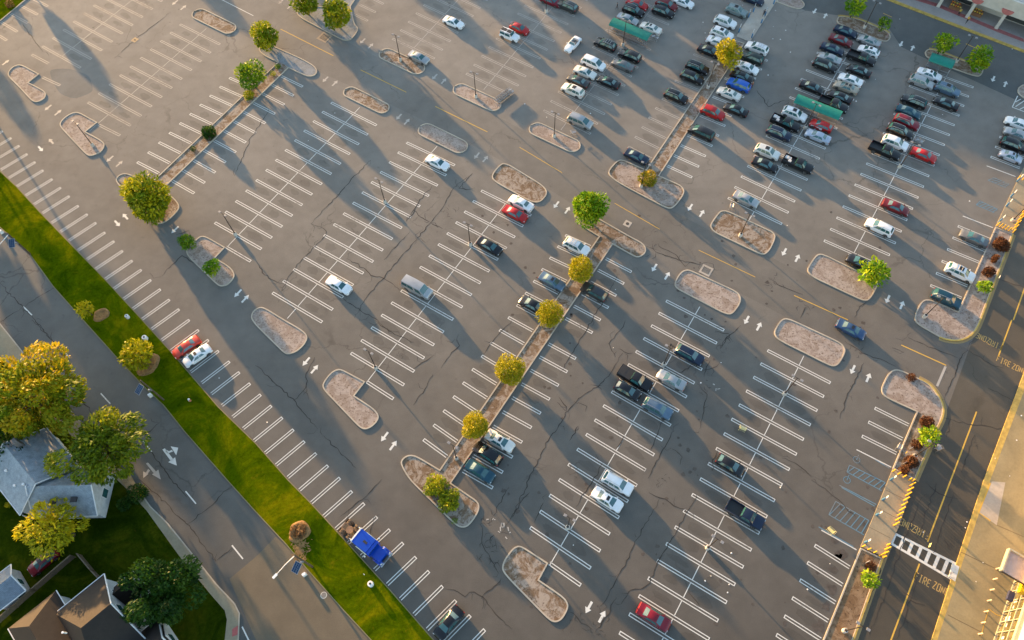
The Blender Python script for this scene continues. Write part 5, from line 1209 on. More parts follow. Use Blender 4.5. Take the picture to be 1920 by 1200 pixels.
# added trees, unseen beyond the top and left edges, casting shade into the lot
q = random.Random(21)
for i, (x, y, h, R) in enumerate(((640, -150, 7, 3.2), (712, -165, 8.5, 3.4), (775, -130, 6.5, 3), (868, -120, 9, 3.6), (940, -150, 8.5, 3.6), (985, -110, 11.5, 4.2), (1040, -135, 9, 3.8), (1110, -105, 9, 3.4),
    (20, -66, 7, 2.4), (-95, 20, 6.5, 2.4), (300, -112, 5, 2.6), (455, -150, 6.5, 2.6),
    (-85, 215, 13, 4.0), (-60, 150, 14.5, 4.0), (-150, 250, 12.5, 4.2), (-110, 150, 15, 4.5), (-200, 330, 12, 4.2), (-160, 420, 11, 4.2), (-190, 560, 12, 4.6), (-130, 640, 11, 4.2))):
    p = G(x, y); zc = h - R * .95
    t = thing('tree', 'added broad tree, unseen past the picture edge, casting shade into the lot', 'tree', (p.x, p.y, 0), q.uniform(0, 6.28), 'added shade trees outside the lot')
    o = obj('crown', crown_mesh(9 + i % 3, L_g, n=3200, leaf=.05, squash=1.08, spiky=0, lumps=30, core=.5) if i % 2 else crown_mesh(5, L_yg, n=5200, leaf=.062, squash=.95, spiky=.12, lumps=26, core=.55), None, t, loc=(0, 0, zc)); o.scale = (R, R, R)
    obj('trunk', trunk_bm(zc + R * .3, .2, R * .75, i), M_trunk, t, 60)
# ------------------------------------------------------------------ lamp posts
def proto_lamp():
    t = thing('light_pole', '', 'lamp post', (0, 0, 0), 0, 'lamp posts of the parking lot')
    bm = bmesh.new(); lathe(bm, [(.32, 0), (.32, .68), (.28, .80)], 18); obj('base', bm, M_conc, t, 40)
    bm = bmesh.new(); bx(bm, -.16, .16, -.16, .16, .80, .84); tube(bm, [(0, 0, .84), (0, 0, 6.4)], [.085, .06], 8); obj('pole', bm, M_pole, t, 40)
    bm = bmesh.new(); tube(bm, [(-.55, 0, 6.35), (.55, 0, 6.35)], .04, 6); obj('arm', bm, M_pole, t)
    for s in (-1, 1):
        bm = bmesh.new(); bx(bm, s*.68-.23, s*.68+.23, -.17, .17, 6.27, 6.43)
        bmesh.ops.bevel(bm, geom=bm.edges[:], offset=.05, segments=2)
        h = obj('lamp_head', bm, M_head, t, 40)
        bm = bmesh.new(); bx(bm, s*.68-.17, s*.68+.17, -.12, .12, 6.245, 6.272); obj('lens', bm, M_signw, h)
    return t
LAMPS = [(175, 274, 'lamp post on the L-shaped island near the left edge'), (442, 441, 'lamp post in an empty stall row, beside the island with two small trees'), (722, 380, 'lamp post in the middle of an empty row, down-left of the lone bright white sedan'),
 (882, 460, 'lamp post left of the lone black sedan'), (705, 691, 'lamp post beside the L-shaped bare island in the lower middle'), (856, 860, 'lamp post on the middle median under the lowest round olive tree'),
 (1244, 685, 'lamp post behind the silver white sedan, by the SUV with the hitch carrier'), (1064, 990, 'lamp post in the row below the white sedan with black sunroof'), (1326, 1028, 'lamp post below the dark blue pickup truck'),
 (1470, 739.5, 'lamp post in the empty row below a wide pale island'), (1387.5, 443, 'lamp post on the wide brown island under the silver sedan'), (751, 114, 'lamp post on the narrow island beside the silver car'),
 (892.5, 183, 'lamp post on the narrow island beside the cluster of carts'), (1039, 257, 'lamp post on the narrow island left of the silver minivan'), (1024, 23, 'lamp post at the top edge next to a dark grey SUV'),
 (1167.5, 86, 'lamp post between two black SUVs below the long cart canopy'), (1327, 165.5, 'lamp post on the bare median below the pair of black cars'), (1202, 350, 'lamp post beside the bush on the lower end of the bare median'),
 (1509, 241, 'lamp post below a long green cart canopy, beside the light blue sedan'), (1686, 314, 'lamp post at the head of the empty stalls below the bright red sedan'), (1620, 53, 'lamp post in the kerbed bed at the head of the crowded rows'),
 (1732, 595, 'lamp post on the rounded nose of the bed beside the dark green-grey SUV'), (1897, 415, 'lamp post on the upper concrete landing at the right edge'), (1712, 857, 'lamp post among red-brown shrubs beside the fire lane'),
 (1582, 1183, 'lamp post in the dark bed at the bottom right corner'), (1792, 117, 'lamp post at the end of the short green canopy')]
L0 = proto_lamp()
for i, (x, y, lab) in enumerate(LAMPS):
    t = L0 if i == 0 else copy_tree(L0)
    p = G(x, y); t.location = (p.x, p.y, .02); t.rotation_euler.z = ANG_D + random.uniform(-.12, .12); t['label'] = lab

# ------------------------------------------------------------------ cart canopies, carts
def canopy(a, b, label, half=1.25, n=5):
    p, q = G(*a, 2.3), G(*b, 2.3); c = (p + q) / 2; L = (q - p).length / 2
    t = thing('cart_canopy', label, 'cart shelter', (c.x, c.y, .012), math.atan2(q.y - p.y, q.x - p.x))
    bm = bmesh.new(); m = 10; rows = []
    for x in (-L, -L/3, L/3, L):
        rows.append([bm.verts.new((x, half * cos(pi*k/m), 2.05 + .55 * sin(pi*k/m))) for k in range(m + 1)])
    for A, B in zip(rows, rows[1:]):
        for k in range(m): bm.faces.new((A[k], B[k], B[k+1], A[k+1]))
    bmesh.ops.recalc_face_normals(bm, faces=bm.faces[:]); bmesh.ops.solidify(bm, geom=bm.faces[:], thickness=.04)
    obj('cover', bm, M_green, t, 40)
    for x in (-L + .1, 0, L - .1):
        for s in (-1, 1):
            bm = bmesh.new(); tube(bm, [(x, s*(half-.05), 0), (x, s*(half-.05), 2.06)], .04, 6); obj('post', bm, M_steel, t)
    for s in (-1, 1):
        bm = bmesh.new()
        for z in (.35, .95): tube(bm, [(-L, s*(half-.05), z), (L, s*(half-.05), z)], .03, 6)
        obj('rail', bm, M_steel, t)
    return t, c, L, math.atan2(q.y - p.y, q.x - p.x)
CAN = [canopy((1147, 39), (1219, 68.5), 'long green cart canopy at the top, left of the white car with black sunroof'), canopy((1493, 183), (1577, 216), 'long green cart canopy in the crowded rows with lamp heads above it'), canopy((1745, 105), (1789, 120), 'short green canopy against the kerbed bed at the upper right', 1.3)]
def cart_bm(basket=M_steel):
    bm = bmesh.new()
    # basket: wires along and across
    for k in range(5):
        y = -.26 + .13 * k
        tube(bm, [(-.42, y, .62), (.46, y * .8, .56)], .012, 4)
    for k in range(6):
        x = -.42 + .176 * k; w = .27 - .05 * k / 5
        tube(bm, [(x, -w - .03, .98), (x, -w, .60), (x, w, .60), (x, w + .03, .98)], .012, 4)
    for z, g_ in ((.98, .03), (.80, .015)):
        tube(bm, [(-.45, -.27 - g_, z), (.48, -.22 - g_, z - .03), (.48, .22 + g_, z - .03), (-.45, .27 + g_, z), (-.45, -.27 - g_, z)], .016, 4)
    tube(bm, [(-.45, -.28, .98), (-.62, -.28, 1.05), (-.62, .28, 1.05), (-.45, .28, .98)], .022, 5)
    for s in (-1, 1):
        tube(bm, [(-.45, s*.25, .95), (-.48, s*.26, .2), (.45, s*.2, .16)], .02, 5)
        for x, y in ((-.46, .26), (.42, .2)): tube(bm, [(x, s*y - .02, .07), (x, s*y + .02, .07)], .065, 8)
    bx(bm, -.46, -.42, -.27, .27, .72, .98, 0); bx(bm, -.40, .44, -.22, .22, .60, .612, 0)
    return bm
CART = to_mesh('shopping_cart', cart_bm(), M_steel)
CARTY = to_mesh('shopping_cart', cart_bm(), plain('pale_yellow_cart', (.55, .5, .24), .5))
def cart(p, rz, label, group=None, me=None, tilt=0):
    o = link(D.objects.new('shopping_cart', me or CART)); o.location = (p.x, p.y, .012); o.rotation_euler = (0, tilt, rz); return tag(o, label, 'shopping cart', group)
for (t, c, L, a), lab, rows in zip(CAN, ('grey shopping cart nested under the long green canopy at the top', 'grey shopping cart nested under the long green canopy in the crowded rows', 'grey shopping cart under the short green canopy at the upper right'), (13, 11, 5)):
    u = Vector((cos(a), sin(a), 0)); v = Vector((-u.y, u.x, 0))
    for s in (-.72, -.1, .55):
        for k in range(rows // 2 if s > 0 else rows):
            cart(c - u * (L - .6) + u * (.38 * k if t is not CAN[0][0] else .45 * k + (2.2 if s < -.5 else 0)) + v * s, a + pi, lab, 'carts under ' + ('the short' if t is CAN[2][0] else 'a long') + ' green canopy ' + ('at the top' if t is CAN[0][0] else 'on the right'))
u = (G(955, 176) - G(938, 189)).normalized(); v = Vector((-u.y, u.x, 0))
for s in (-.35, .35):
    for k in range(8): cart(G(946.5, 183) + u * (-1.9 + .5 * k) + v * s, math.atan2(u.y, u.x), 'grey shopping cart in the gleaming cluster beside a narrow island', 'carts clustered on the lot')
for x, y, a, lab in ((1224, 72, .4, 'grey shopping cart just off the right end of the top cart canopy'), (1231, 76, .9, 'grey shopping cart loose in the lane, farthest from the top cart canopy'), (1433, 27, 1.1, 'grey shopping cart pushed along the concrete walkway'), (1075, 252, .3, 'grey shopping cart against the island left of the silver minivan'), (1716, 266, .2, 'grey shopping cart standing behind the bright red sedan, left one of two'), (1724, 270, .5, 'grey shopping cart standing behind the bright red sedan, right one of two'), (1370, 390, 1.2, 'grey shopping cart by the corner of the island under the silver sedan'), (1683, 840, .9, 'grey shopping cart standing by the kerb left of the red-brown shrubs'), (1757, 843, .3, 'grey shopping cart in the fire lane under the twin lamp heads')):
    cart(G(x, y), a, lab)
cart(G(1555, 996), 2.2, 'pale yellow shopping cart abandoned on the blue accessible bay lines', None, CARTY)
cart(G(1391, 806), -.5, 'pale yellow shopping cart left in an empty stall in the lower middle', None, CARTY)

# ------------------------------------------------------------------ bollards and signs
def bol_me(name, r, h, m):
    bm = bmesh.new(); lathe(bm, [(r, 0), (r, h - r*.6), (r*.7, h - r*.15), (r*.2, h)], 12); return to_mesh(name, bm, m, 50)
YB = bol_me('bollard', .085, 1.05, M_bollard); BB = bol_me('bollard', .10, 1.0, plain('beige_bollard_paint', (.62, .5, .33), .6))
def bollards(a, b, n, label, group, me=YB, zig=0):
    p, q = G(*a, .125), G(*b, .125); nn = Vector((-(q - p).y, (q - p).x, 0)).normalized()
    for k in range(n):
        c = lerpv(p, q, k / max(n - 1, 1)) + nn * (zig if k % 2 else -zig)
        o = link(D.objects.new('bollard', me)); o.location = c; tag(o, label, 'bollard', group)
bollards((1711, 903), (1677, 986), 19, 'yellow bollard in the long close row between the lower landing and the fire lane', 'long row of yellow bollards', zig=.12)
bollards((1665, 1023), (1655, 1044), 6, 'yellow bollard in the short row just below the crosswalk end', 'short row of yellow bollards', zig=.12)
bollards((1673.5, 884), (1704, 900), 4, 'yellow bollard along the top border of the lower landing, under the shrubs', 'top row of yellow bollards')
bollards((1617, 1025), (1649, 1042), 4, 'yellow bollard along the bottom border of the lower landing', 'bottom row of yellow bollards')
bollards((1869, 423), (1891, 433), 5, 'yellow bollard along the bottom border of the upper landing, right edge', 'border row of the upper landing')
bollards((1932, 375), (1898, 435), 16, 'yellow bollard in the close row between the upper landing and the fire lane', 'upper row of yellow bollards', zig=.12)
bollards((1908, 336), (1935, 340), 4, 'yellow bollard at the top of the upper landing, right edge', 'upper landing top bollards')
bollards((1868, 1067), (1835, 1189), 7, 'beige bollard in the row in front of the right-hand store', 'beige bollards before the store', BB)
def proto_sign():
    t = thing('parking_sign', '', 'sign', (0, 0, 0), 0, 'blue posts with white signs at the accessible bays')
    bm = bmesh.new(); lathe(bm, [(.15, 0), (.15, .85), (.10, .95)], 12); obj('base', bm, M_bluepost, t, 40)
    bm = bmesh.new(); tube(bm, [(0, 0, .95), (0, 0, 1.9)], .03, 6); obj('post', bm, M_steel, t)
    bm = bmesh.new(); bx(bm, -.02, .02, -.17, .17, 1.3, 1.95); s = obj('sign_panel', bm, M_signw, t)
    bm = bmesh.new(); bx(bm, -.026, -.0205, -.12, .12, 1.62, 1.88); obj('blue_field', bm, M_bluepost, s)
    return t
S0 = proto_sign()
for i, (x, y, lab) in enumerate(((1669, 900, 'blue signpost uppermost on the lower landing, under the yellow bollards'), (1654, 937.5, 'blue signpost on the lower landing, second from its top'), (1642.5, 966, 'blue signpost on the lower landing, third from its top'), (1621, 1017.5, 'blue signpost at the bottom corner of the lower landing'),
    (1906, 341, 'blue signpost at the top of the upper landing, right edge'), (1894, 370, 'blue signpost on the upper landing, second from its top'), (1886, 387, 'blue signpost on the upper landing, third from its top'), (1872.5, 417, 'blue signpost at the bottom corner of the upper landing'),
    (1412, 23, 'blue signpost on the left edge of the concrete walkway, topmost'), (1403, 33, 'blue signpost at the nose of the green-grey SUV'), (1385, 61, 'blue signpost at the lower left corner of the concrete walkway'), (1450, 8, 'blue signpost on the right edge of the concrete walkway, topmost'), (1434, 30, 'blue signpost on the right edge of the concrete walkway, second from the top'), (1427, 44, 'blue signpost on the right edge of the concrete walkway, third from the top'), (1409, 71, 'blue signpost at the lower right corner of the concrete walkway'))):
    t = S0 if i == 0 else copy_tree(S0); p = G(x, y); t.location = (p.x, p.y, .122); t.rotation_euler.z = ANG_D + pi; t['label'] = lab
def small_sign(x, y, h, w, hh, label, m=M_signw, rz=None, round_=False, name='yard_sign'):
    p = G(x, y); t = thing(name, label, 'sign', (p.x, p.y, .1), ANG_D if rz is None else rz)
    bm = bmesh.new(); tube(bm, [(0, 0, 0), (0, 0, h)], .025, 6); obj('post', bm, M_steel, t)
    bm = bmesh.new()
    if round_:
        tube(bm, [(-.02, 0, h), (.02, 0, h)], w, 16)
    else: bx(bm, .026, .045, -w, w, h - hh, h)
    obj('panel', bm, m, t)
for x, y, lab in ((1717, 811, 'small white sign in the shrub bed, left of the feathery green tree'), (1705, 843, 'small white sign beside the second red-brown shrub by the fire lane'), (1694, 870, 'small white sign beside the wide shrub at the foot of a lamp post'), (1624, 1055, 'small white sign at the top of the dark bottom right bed')):
    small_sign(x, y, .8, .3, .5, lab, rz=ANG_D + 2.6)
small_sign(1657, 79, 1.7, .38, .4, 'small round pink sign at the right end of the tree bed', plain('faded_red_sign', (.55, .2, .22), .5), round_=True, name='round_sign')
small_sign(1738, 1024, 1.0, .3, .6, 'pale yellow crossing sign standing at the crosswalk in the fire lane', plain('pale_yellow_sign', (.62, .6, .25), .5), name='crossing_sign')
small_sign(1693, 852, 1.2, .12, .5, 'thin yellow marker at the kerb beside the shrub bed', M_bollard, name='yellow_marker')
small_sign(1864, 528, 1.7, .2, .4, 'small white sign on a thin post at the yellow kerb below the red-brown bushes', name='kerb_sign')

# ------------------------------------------------------------------ drains, hydrants, stubs
def drain(x, y, r, label, round_=False, frame=M_walk2, grid=True, ang=None):
    p = G(x, y); t = thing('storm_drain', label, 'storm drain', (p.x, p.y, .01), ANG_D if ang is None else ang)
    bm = bmesh.new(); bx(bm, -r, r, -r, r, -.02, .012); obj('collar', bm, frame, t)
    bm = bmesh.new()
    if round_: lathe(bm, [(r*.5, .012), (r*.5, .022), (r*.4, .024)], 18)
    elif grid:
        k = r * .6
        for i in range(7): bx(bm, -k, k, -k + i*k/3.3, -k + i*k/3.3 + k*.16, .012, .024)
        bx(bm, -k - .06, -k, -k, k*1.1, .012, .024); bx(bm, k, k + .06, -k, k*1.1, .012, .024)
    else: bx(bm, -r*.4, r*.4, -r*.3, r*.3, .012, .02)
    obj('grate' if not round_ else 'cover', bm, plain('cast_iron', (.07, .065, .06), .7, .5), t, 40)
drain(1324, 507, .95, 'square grated storm drain in the main aisle beside a wide brown island')
drain(1176.5, 419.5, .62, 'square drain collar with a round iron cover in the main aisle', True)
drain(608.5, 70, 1.25, 'square storm drain below the gravel median end at the top', frame=plain('old_collar', (.28, .22, .16), .9))
drain(253, 75, .62, 'small tan drain collar in the upper left lane', frame=plain('tan_collar', (.36, .26, .15), .9), grid=False)
p = G(607, 1116); t = thing('manhole', 'round iron manhole cover in the street, by the verge at the bottom', 'manhole', (p.x, p.y, .01)); bm = bmesh.new(); lathe(bm, [(.36, 0), (.36, .012), (.30, .014)], 20); obj('cover', bm, plain('worn_iron', (.2, .19, .18), .6, .5), t); bm = bmesh.new(); lathe(bm, [(.46, 0), (.46, .008), (.37, .009)], 20); obj('ring', bm, M_conc, t)
for x, y, r, lab in ((274, 636, .4, 'thick white concrete stub above the spreading yellow-green tree on the verge'), (241, 596, .3, 'small white concrete stub on the verge near the mulch ring'), (696, 1096, .4, 'white round concrete stub on the verge at the bottom')):
    p = G(x, y); t = thing('concrete_stub', lab, 'pole base', (p.x, p.y, .1)); bm = bmesh.new(); lathe(bm, [(r, 0), (r, .62), (r*.92, .7)], 20); obj('base', bm, M_signw, t, 40)
    bm = bmesh.new(); lathe(bm, [(r*.38, .70), (r*.38, .78), (r*.3, .79)], 12); obj('cap', bm, M_dark, t, 40)
p = G(357, 752); t = thing('fire_hydrant', 'small white and orange fire hydrant in the middle of the grass verge', 'fire hydrant', (p.x, p.y, .1))
bm = bmesh.new(); lathe(bm, [(.2, 0), (.2, .06), (.13, .08), (.13, .5), (.16, .52), (.15, .6)], 14); obj('barrel', bm, plain('hydrant_orange', (.45, .16, .07), .5), t, 40)
bm = bmesh.new(); lathe(bm, [(.17, .6), (.16, .68), (.09, .78), (.04, .82)], 14); obj('bonnet', bm, M_signw, t, 40)
for s in (-1, 1): bm = bmesh.new(); tube(bm, [(0, s*.12, .42), (0, s*.22, .42)], .06, 8); obj('nozzle', bm, M_signw, t)
p = G(684, 1078); t = thing('marker_stake', 'thin white marker stake on the verge beside the blue truck', 'marker', (p.x, p.y, .1)); bm = bmesh.new(); tube(bm, [(0, 0, 0), (0, 0, .7)], .05, 6); obj('stake', bm, M_signw, t)

# ------------------------------------------------------------------ utility poles with solar panels
M_wood = plain('weathered_pole_wood', (.10, .07, .045), .9, var=.3, sc=4)
M_solar = plain('solar_cells', (.008, .03, .075), .2, .1, coat=.3)
def solve_h(b, t):
    A = G(*b); best = None
    for i in range(20, 260):
        h = i * .05; P = Vector((A.x, A.y, h)) - CAM; z = P.dot(FWD)
        d = (960 + F * P.dot(RGT) / z - t[0]) ** 2 + (600 - F * P.dot(UPV) / z - t[1]) ** 2
        if best is None or d < best[0]: best = (d, h)
    return best[1]
def upole(base, top, panel, label, arm=None, rz=0.0):
    h = solve_h(base, top); A = G(*base)
    t = thing('utility_pole', label, 'utility pole', (A.x, A.y, .08))
    bm = bmesh.new(); tube(bm, [(0, 0, 0), (0, 0, h)], [.16, .11], 10); obj('pole', bm, M_wood, t, 40)
    zp = h * .86; q = G(*panel, zp) - A; q.z = zp - .08
    p = thing_part = None
    M = Matrix.Translation(q) @ Matrix.Rotation(rz, 4, 'Z') @ Matrix.Rotation(rad(24), 4, 'X')
    bm = bmesh.new(); bx(bm, -.50, .50, -.75, .75, -.03, .02, M=M); f = obj('solar_panel', bm, M_steel, t)
    bm = bmesh.new()
    for i in range(3):
        for j in range(5): bx(bm, -.46 + i*.31, -.17 + i*.31, -.71 + j*.285, -.435 + j*.285, .021, .026, M=M)
    obj('solar_cells', bm, M_solar, f)
    bm = bmesh.new(); tube(bm, [(0, 0, zp - .25), tuple(q - Vector((0, 0, .06)))], .04, 6); obj('panel_bracket', bm, M_pole, t)
    bm = bmesh.new(); bx(bm, -.2, .2, -.32, -.12, h*.55, h*.55 + .5); obj('meter_box', bm, M_steel, t)
    if arm:
        zt = h - .25; e = G(*arm, zt) - A
        bm = bmesh.new(); tube(bm, [(0, 0, zt - .1), (e.x * .5, e.y * .5, zt + .15), (e.x, e.y, zt)], [.06, .05, .04], 8); obj('lamp_arm', bm, M_signw, t, 40)
        d = Vector((e.x, e.y, 0)).normalized(); bm = bmesh.new()
        Mm = Matrix.Translation(Vector((e.x, e.y, zt))) @ Matrix.Rotation(math.atan2(d.y, d.x), 4, 'Z'); bx(bm, -.15, .55, -.16, .16, -.07, .07, M=Mm)
        bmesh.ops.bevel(bm, geom=bm.edges[:], offset=.05, segments=2); obj('lamp_head', bm, M_signw, t, 40)
    return t
upole((57, 477), (12, 440), (22, 456), 'wooden utility pole with a blue solar panel at the left edge of the verge', arm=(-12, 478), rz=.1)
upole((307, 750), (258, 720), (261, 730), 'wooden utility pole with a blue solar panel beside the spreading yellow-green tree', rz=-.6)
upole((586, 1063), (545, 1051), (556, 1064), 'wooden utility pole with solar panel and a long white lamp arm over the street', arm=(518, 1078), rz=-.5)
for x, y, lab in ((5, 437, 'small pale cabinet at the foot of the left utility pole'), (284, 743, 'small white cabinet on the verge edge by the middle utility pole'), (572, 1078, 'small white cabinet at the kerb by the lower utility pole')):
    p = G(x, y); t = thing('utility_cabinet', lab, 'cabinet', (p.x, p.y, .05), .6); bm = bmesh.new(); bx(bm, -.25, .25, -.18, .18, 0, .75); bmesh.ops.bevel(bm, geom=bm.edges[:], offset=.03, segments=1); obj('box', bm, M_signw, t); bm = bmesh.new(); bx(bm, -.3, .3, -.23, .23, -.03, .03); obj('plinth', bm, M_conc, t)

# ------------------------------------------------------------------ people
def person(px, py, label, heading, shirt, trousers, hair=(.03, .02, .015), skin=(.45, .27, .18), pose='stand', z0=.012):
    me = D.meshes.new('person'); K = {}
    sw = .22 if pose == 'walk' else .05
    J = [('pelvis', (0, 0, .95), .135), ('waist', (0, 0, 1.10), .12), ('chest', (.01, 0, 1.33), .145), ('neck', (.02, 0, 1.49), .055), ('head', (.04, 0, 1.62), .095), ('crown', (.035, 0, 1.70), .075)]
    E = [('pelvis', 'waist'), ('waist', 'chest'), ('chest', 'neck'), ('neck', 'head'), ('head', 'crown')]
    for s, n in ((1, 'l'), (-1, 'r')):
        k = sw * s
        J += [('hip' + n, (0, .09*s, .90), .10), ('knee' + n, (k*.55 + .03, .10*s, .50), .065), ('ankle' + n, (k - (.06 if k < 0 else 0), .10*s, .09), .045), ('toe' + n, (k + .13, .11*s, .04), .04)]
        E += [('pelvis', 'hip' + n), ('hip' + n, 'knee' + n), ('knee' + n, 'ankle' + n), ('ankle' + n, 'toe' + n)]
        fw = .28 if pose == 'push' else (-.16*s if pose == 'walk' else .05)
        J += [('sho' + n, (.01, .19*s, 1.41), .06), ('elb' + n, (fw*.35 - .03, .25*s, 1.14), .043), ('wri' + n, (fw, .24*s, .94 if pose != 'push' else 1.06), .032), ('han' + n, (fw + .06, .235*s, .85 if pose != 'push' else 1.05), .034)]
        E += [('chest', 'sho' + n), ('sho' + n, 'elb' + n), ('elb' + n, 'wri' + n), ('wri' + n, 'han' + n)]
        hx, hz = fw + .06, .85 if pose != 'push' else 1.05
        for i in range(4):
            J += [('f%s%d' % (n, i), (hx + .05 + .01*i, (.235 + .018*(i - 1.5))*s, hz - .07 + .006*abs(i - 1)), .009)]; E += [('han' + n, 'f%s%d' % (n, i))]
        J += [('t' + n, (hx + .05, .19*s, hz - .02), .010)]; E += [('han' + n, 't' + n)]
    J += [('nose', (.145, 0, 1.60), .014)]; E += [('head', 'nose')]
    for i, j in enumerate(J): K[j[0]] = i
    me.from_pydata([j[1] for j in J], [(K[a], K[b]) for a, b in E], [])
    tmp = link(D.objects.new('tmp', me))
    md = tmp.modifiers.new('s', 'SKIN'); md.use_smooth_shade = True
    for i, v in enumerate(me.skin_vertices[0].data):
        v.radius = (J[i][2], J[i][2]); v.use_root = (i == 0)
    sb = tmp.modifiers.new('u', 'SUBSURF'); sb.levels = 1; sb.render_levels = 1
    dg = bpy.context.evaluated_depsgraph_get(); body = D.meshes.new_from_object(tmp.evaluated_get(dg)); body.name = 'person'
    D.objects.remove(tmp)
    kx = 'cloth_%d%d%d' % tuple(int(c*99) for c in shirt); ky = 'cloth_%d%d%d' % tuple(int(c*99) for c in trousers)
    body.materials.clear()
    for m in (plain('skin_%d' % int(skin[0]*99), skin, .6), plain(kx, shirt, .85), plain(ky, trousers, .85), M_dark): body.materials.append(m)
    for f in body.polygons:
        z = f.center.z; y = abs(f.center.y)
        f.material_index = 3 if z < .10 else 2 if z < 1.0 and not (y > .17 and z > .78) else 1 if z < 1.46 and not (z < 1.12 and y > .2) else 0
    p = G(px, py, z0); t = thing('person', label, 'person', p, heading)
    o = link(D.objects.new('body', body)); o.parent = t
    bm = bmesh.new(); bmesh.ops.create_icosphere(bm, subdivisions=2, radius=1)
    for v in bm.verts: v.co = Vector((v.co.x*.105 + .025, v.co.y*.10, v.co.z*.10 + 1.675)); 
    bmesh.ops.delete(bm, geom=[v for v in bm.verts if v.co.z < 1.66 and v.co.x > .04], context='VERTS')
    obj('hair', bm, plain('hair_%d' % int(hair[0]*999), hair, .8), t, 60); return t
person(1156.5, 18, 'person in dark clothes walking in the lane left of the black SUV at the top', 2.6, (.03, .03, .035), (.04, .04, .05), pose='walk')
person(1409, 165, 'person in a reddish brown jacket standing behind the bright blue SUV', 2.5, (.26, .09, .05), (.05, .05, .06), pose='push')
person(1430.5, 31, 'person in a dark top pushing a shopping cart on the concrete walkway', 1.0, (.03, .035, .05), (.06, .06, .07), pose='push', z0=.125)
person(1811, 43, 'person in a yellow shirt walking on the sidewalk below the arcade', -2.6, (.6, .34, .03), (.02, .02, .025), pose='walk', z0=.135)
person(1796, 29, 'person in dark trousers standing at the orange display under the arcade', 1.2, (.45, .3, .05), (.015, .015, .02), pose='stand', z0=.135)
# scraps of litter
q = random.Random(5); bm = bmesh.new()
v = [bm.verts.new(p) for p in ((-.16, -.1, 0), (.12, -.14, .04), (.17, .1, .02), (-.08, .13, .07), (0, 0, .1))]
for a, b in ((0, 1), (1, 2), (2, 3), (3, 0)): bm.faces.new((v[a], v[b], v[4]))
LIT = to_mesh('litter_scrap', bm, M_signw)
for x, y in ((1449,73),(1463,74),(1473,57),(1450,50),(1482,98),(1440,141),(1429,88),(1454,20),(1388,3),(1392,10),(1318,42),(1322,62),(1326,89),(1641,149),(1622,154),(1605,190),(1767,215),(1897,93),(1687,36),(984,195),(1107,213),(1025,220),(578,264),(628,212),(1150,652),(1311,693),(1314,718),(1352,680),(1364,1111),(1371,1037),(1322,1089),(1333,1080),(1367,1096),(1238,1170),(1075,1022),(1154,543),(1817,378),(1476,423),(1463,914),(1556,1057),(1514,1105),(1842,1055),(1829,1091),(1812,979),(1809,990),(501,792),(411,709),(1865,860),(1905,826),(1892,893),(1914,780),(1731,998)):
    o = link(D.objects.new('litter_scrap', LIT)); p = G(x, y); o.location = (p.x, p.y, .02 if x < 1790 else .14); s = q.uniform(.4, .85); o.scale = (s, s, s); o.rotation_euler.z = q.uniform(0, 6.3)
    tag(o, 'small white scrap of litter lying on the ground', 'litter', 'scraps of litter')
# ------------------------------------------------------------------ houses
def shingle(name, base):
    m, t, b = nt(name); p = pos(t)
    n = noise(t, p, 1.3, 5, .7); w = t.nodes.new('ShaderNodeTexBrick'); w.inputs['Scale'].default_value = 2.2
    w.inputs['Color1'].default_value = (.9, .9, .9, 1); w.inputs['Color2'].default_value = (1.1, 1.1, 1.1, 1); w.inputs['Mortar'].default_value = (.6, .6, .6, 1); w.inputs['Mortar Size'].default_value = .03
    t.links.new(p, w.inputs['Vector'])
    c = lambda k: tuple(v * k for v in base)
    col = mix(t, .8, ramp(t, n, [(.3, c(.75)), (.7, c(1.25))]), w.outputs['Color'], 'MULTIPLY')
    t.links.new(col, b.inputs['Base Color']); b.inputs['Roughness'].default_value = .85; MAT[name] = m; return m
R_grey = shingle('grey_blue_shingles', (.29, .33, .37)); R_brown = shingle('brown_shingles', (.022, .015, .011)); R_blue = shingle('blue_grey_shingles', (.16, .20, .25))
M_wallw = plain('white_siding', (.5, .52, .54), .8); M_trim = plain('white_trim', (.7, .7, .7), .6); M_wallb = plain('tan_siding', (.36, .33, .28), .8)
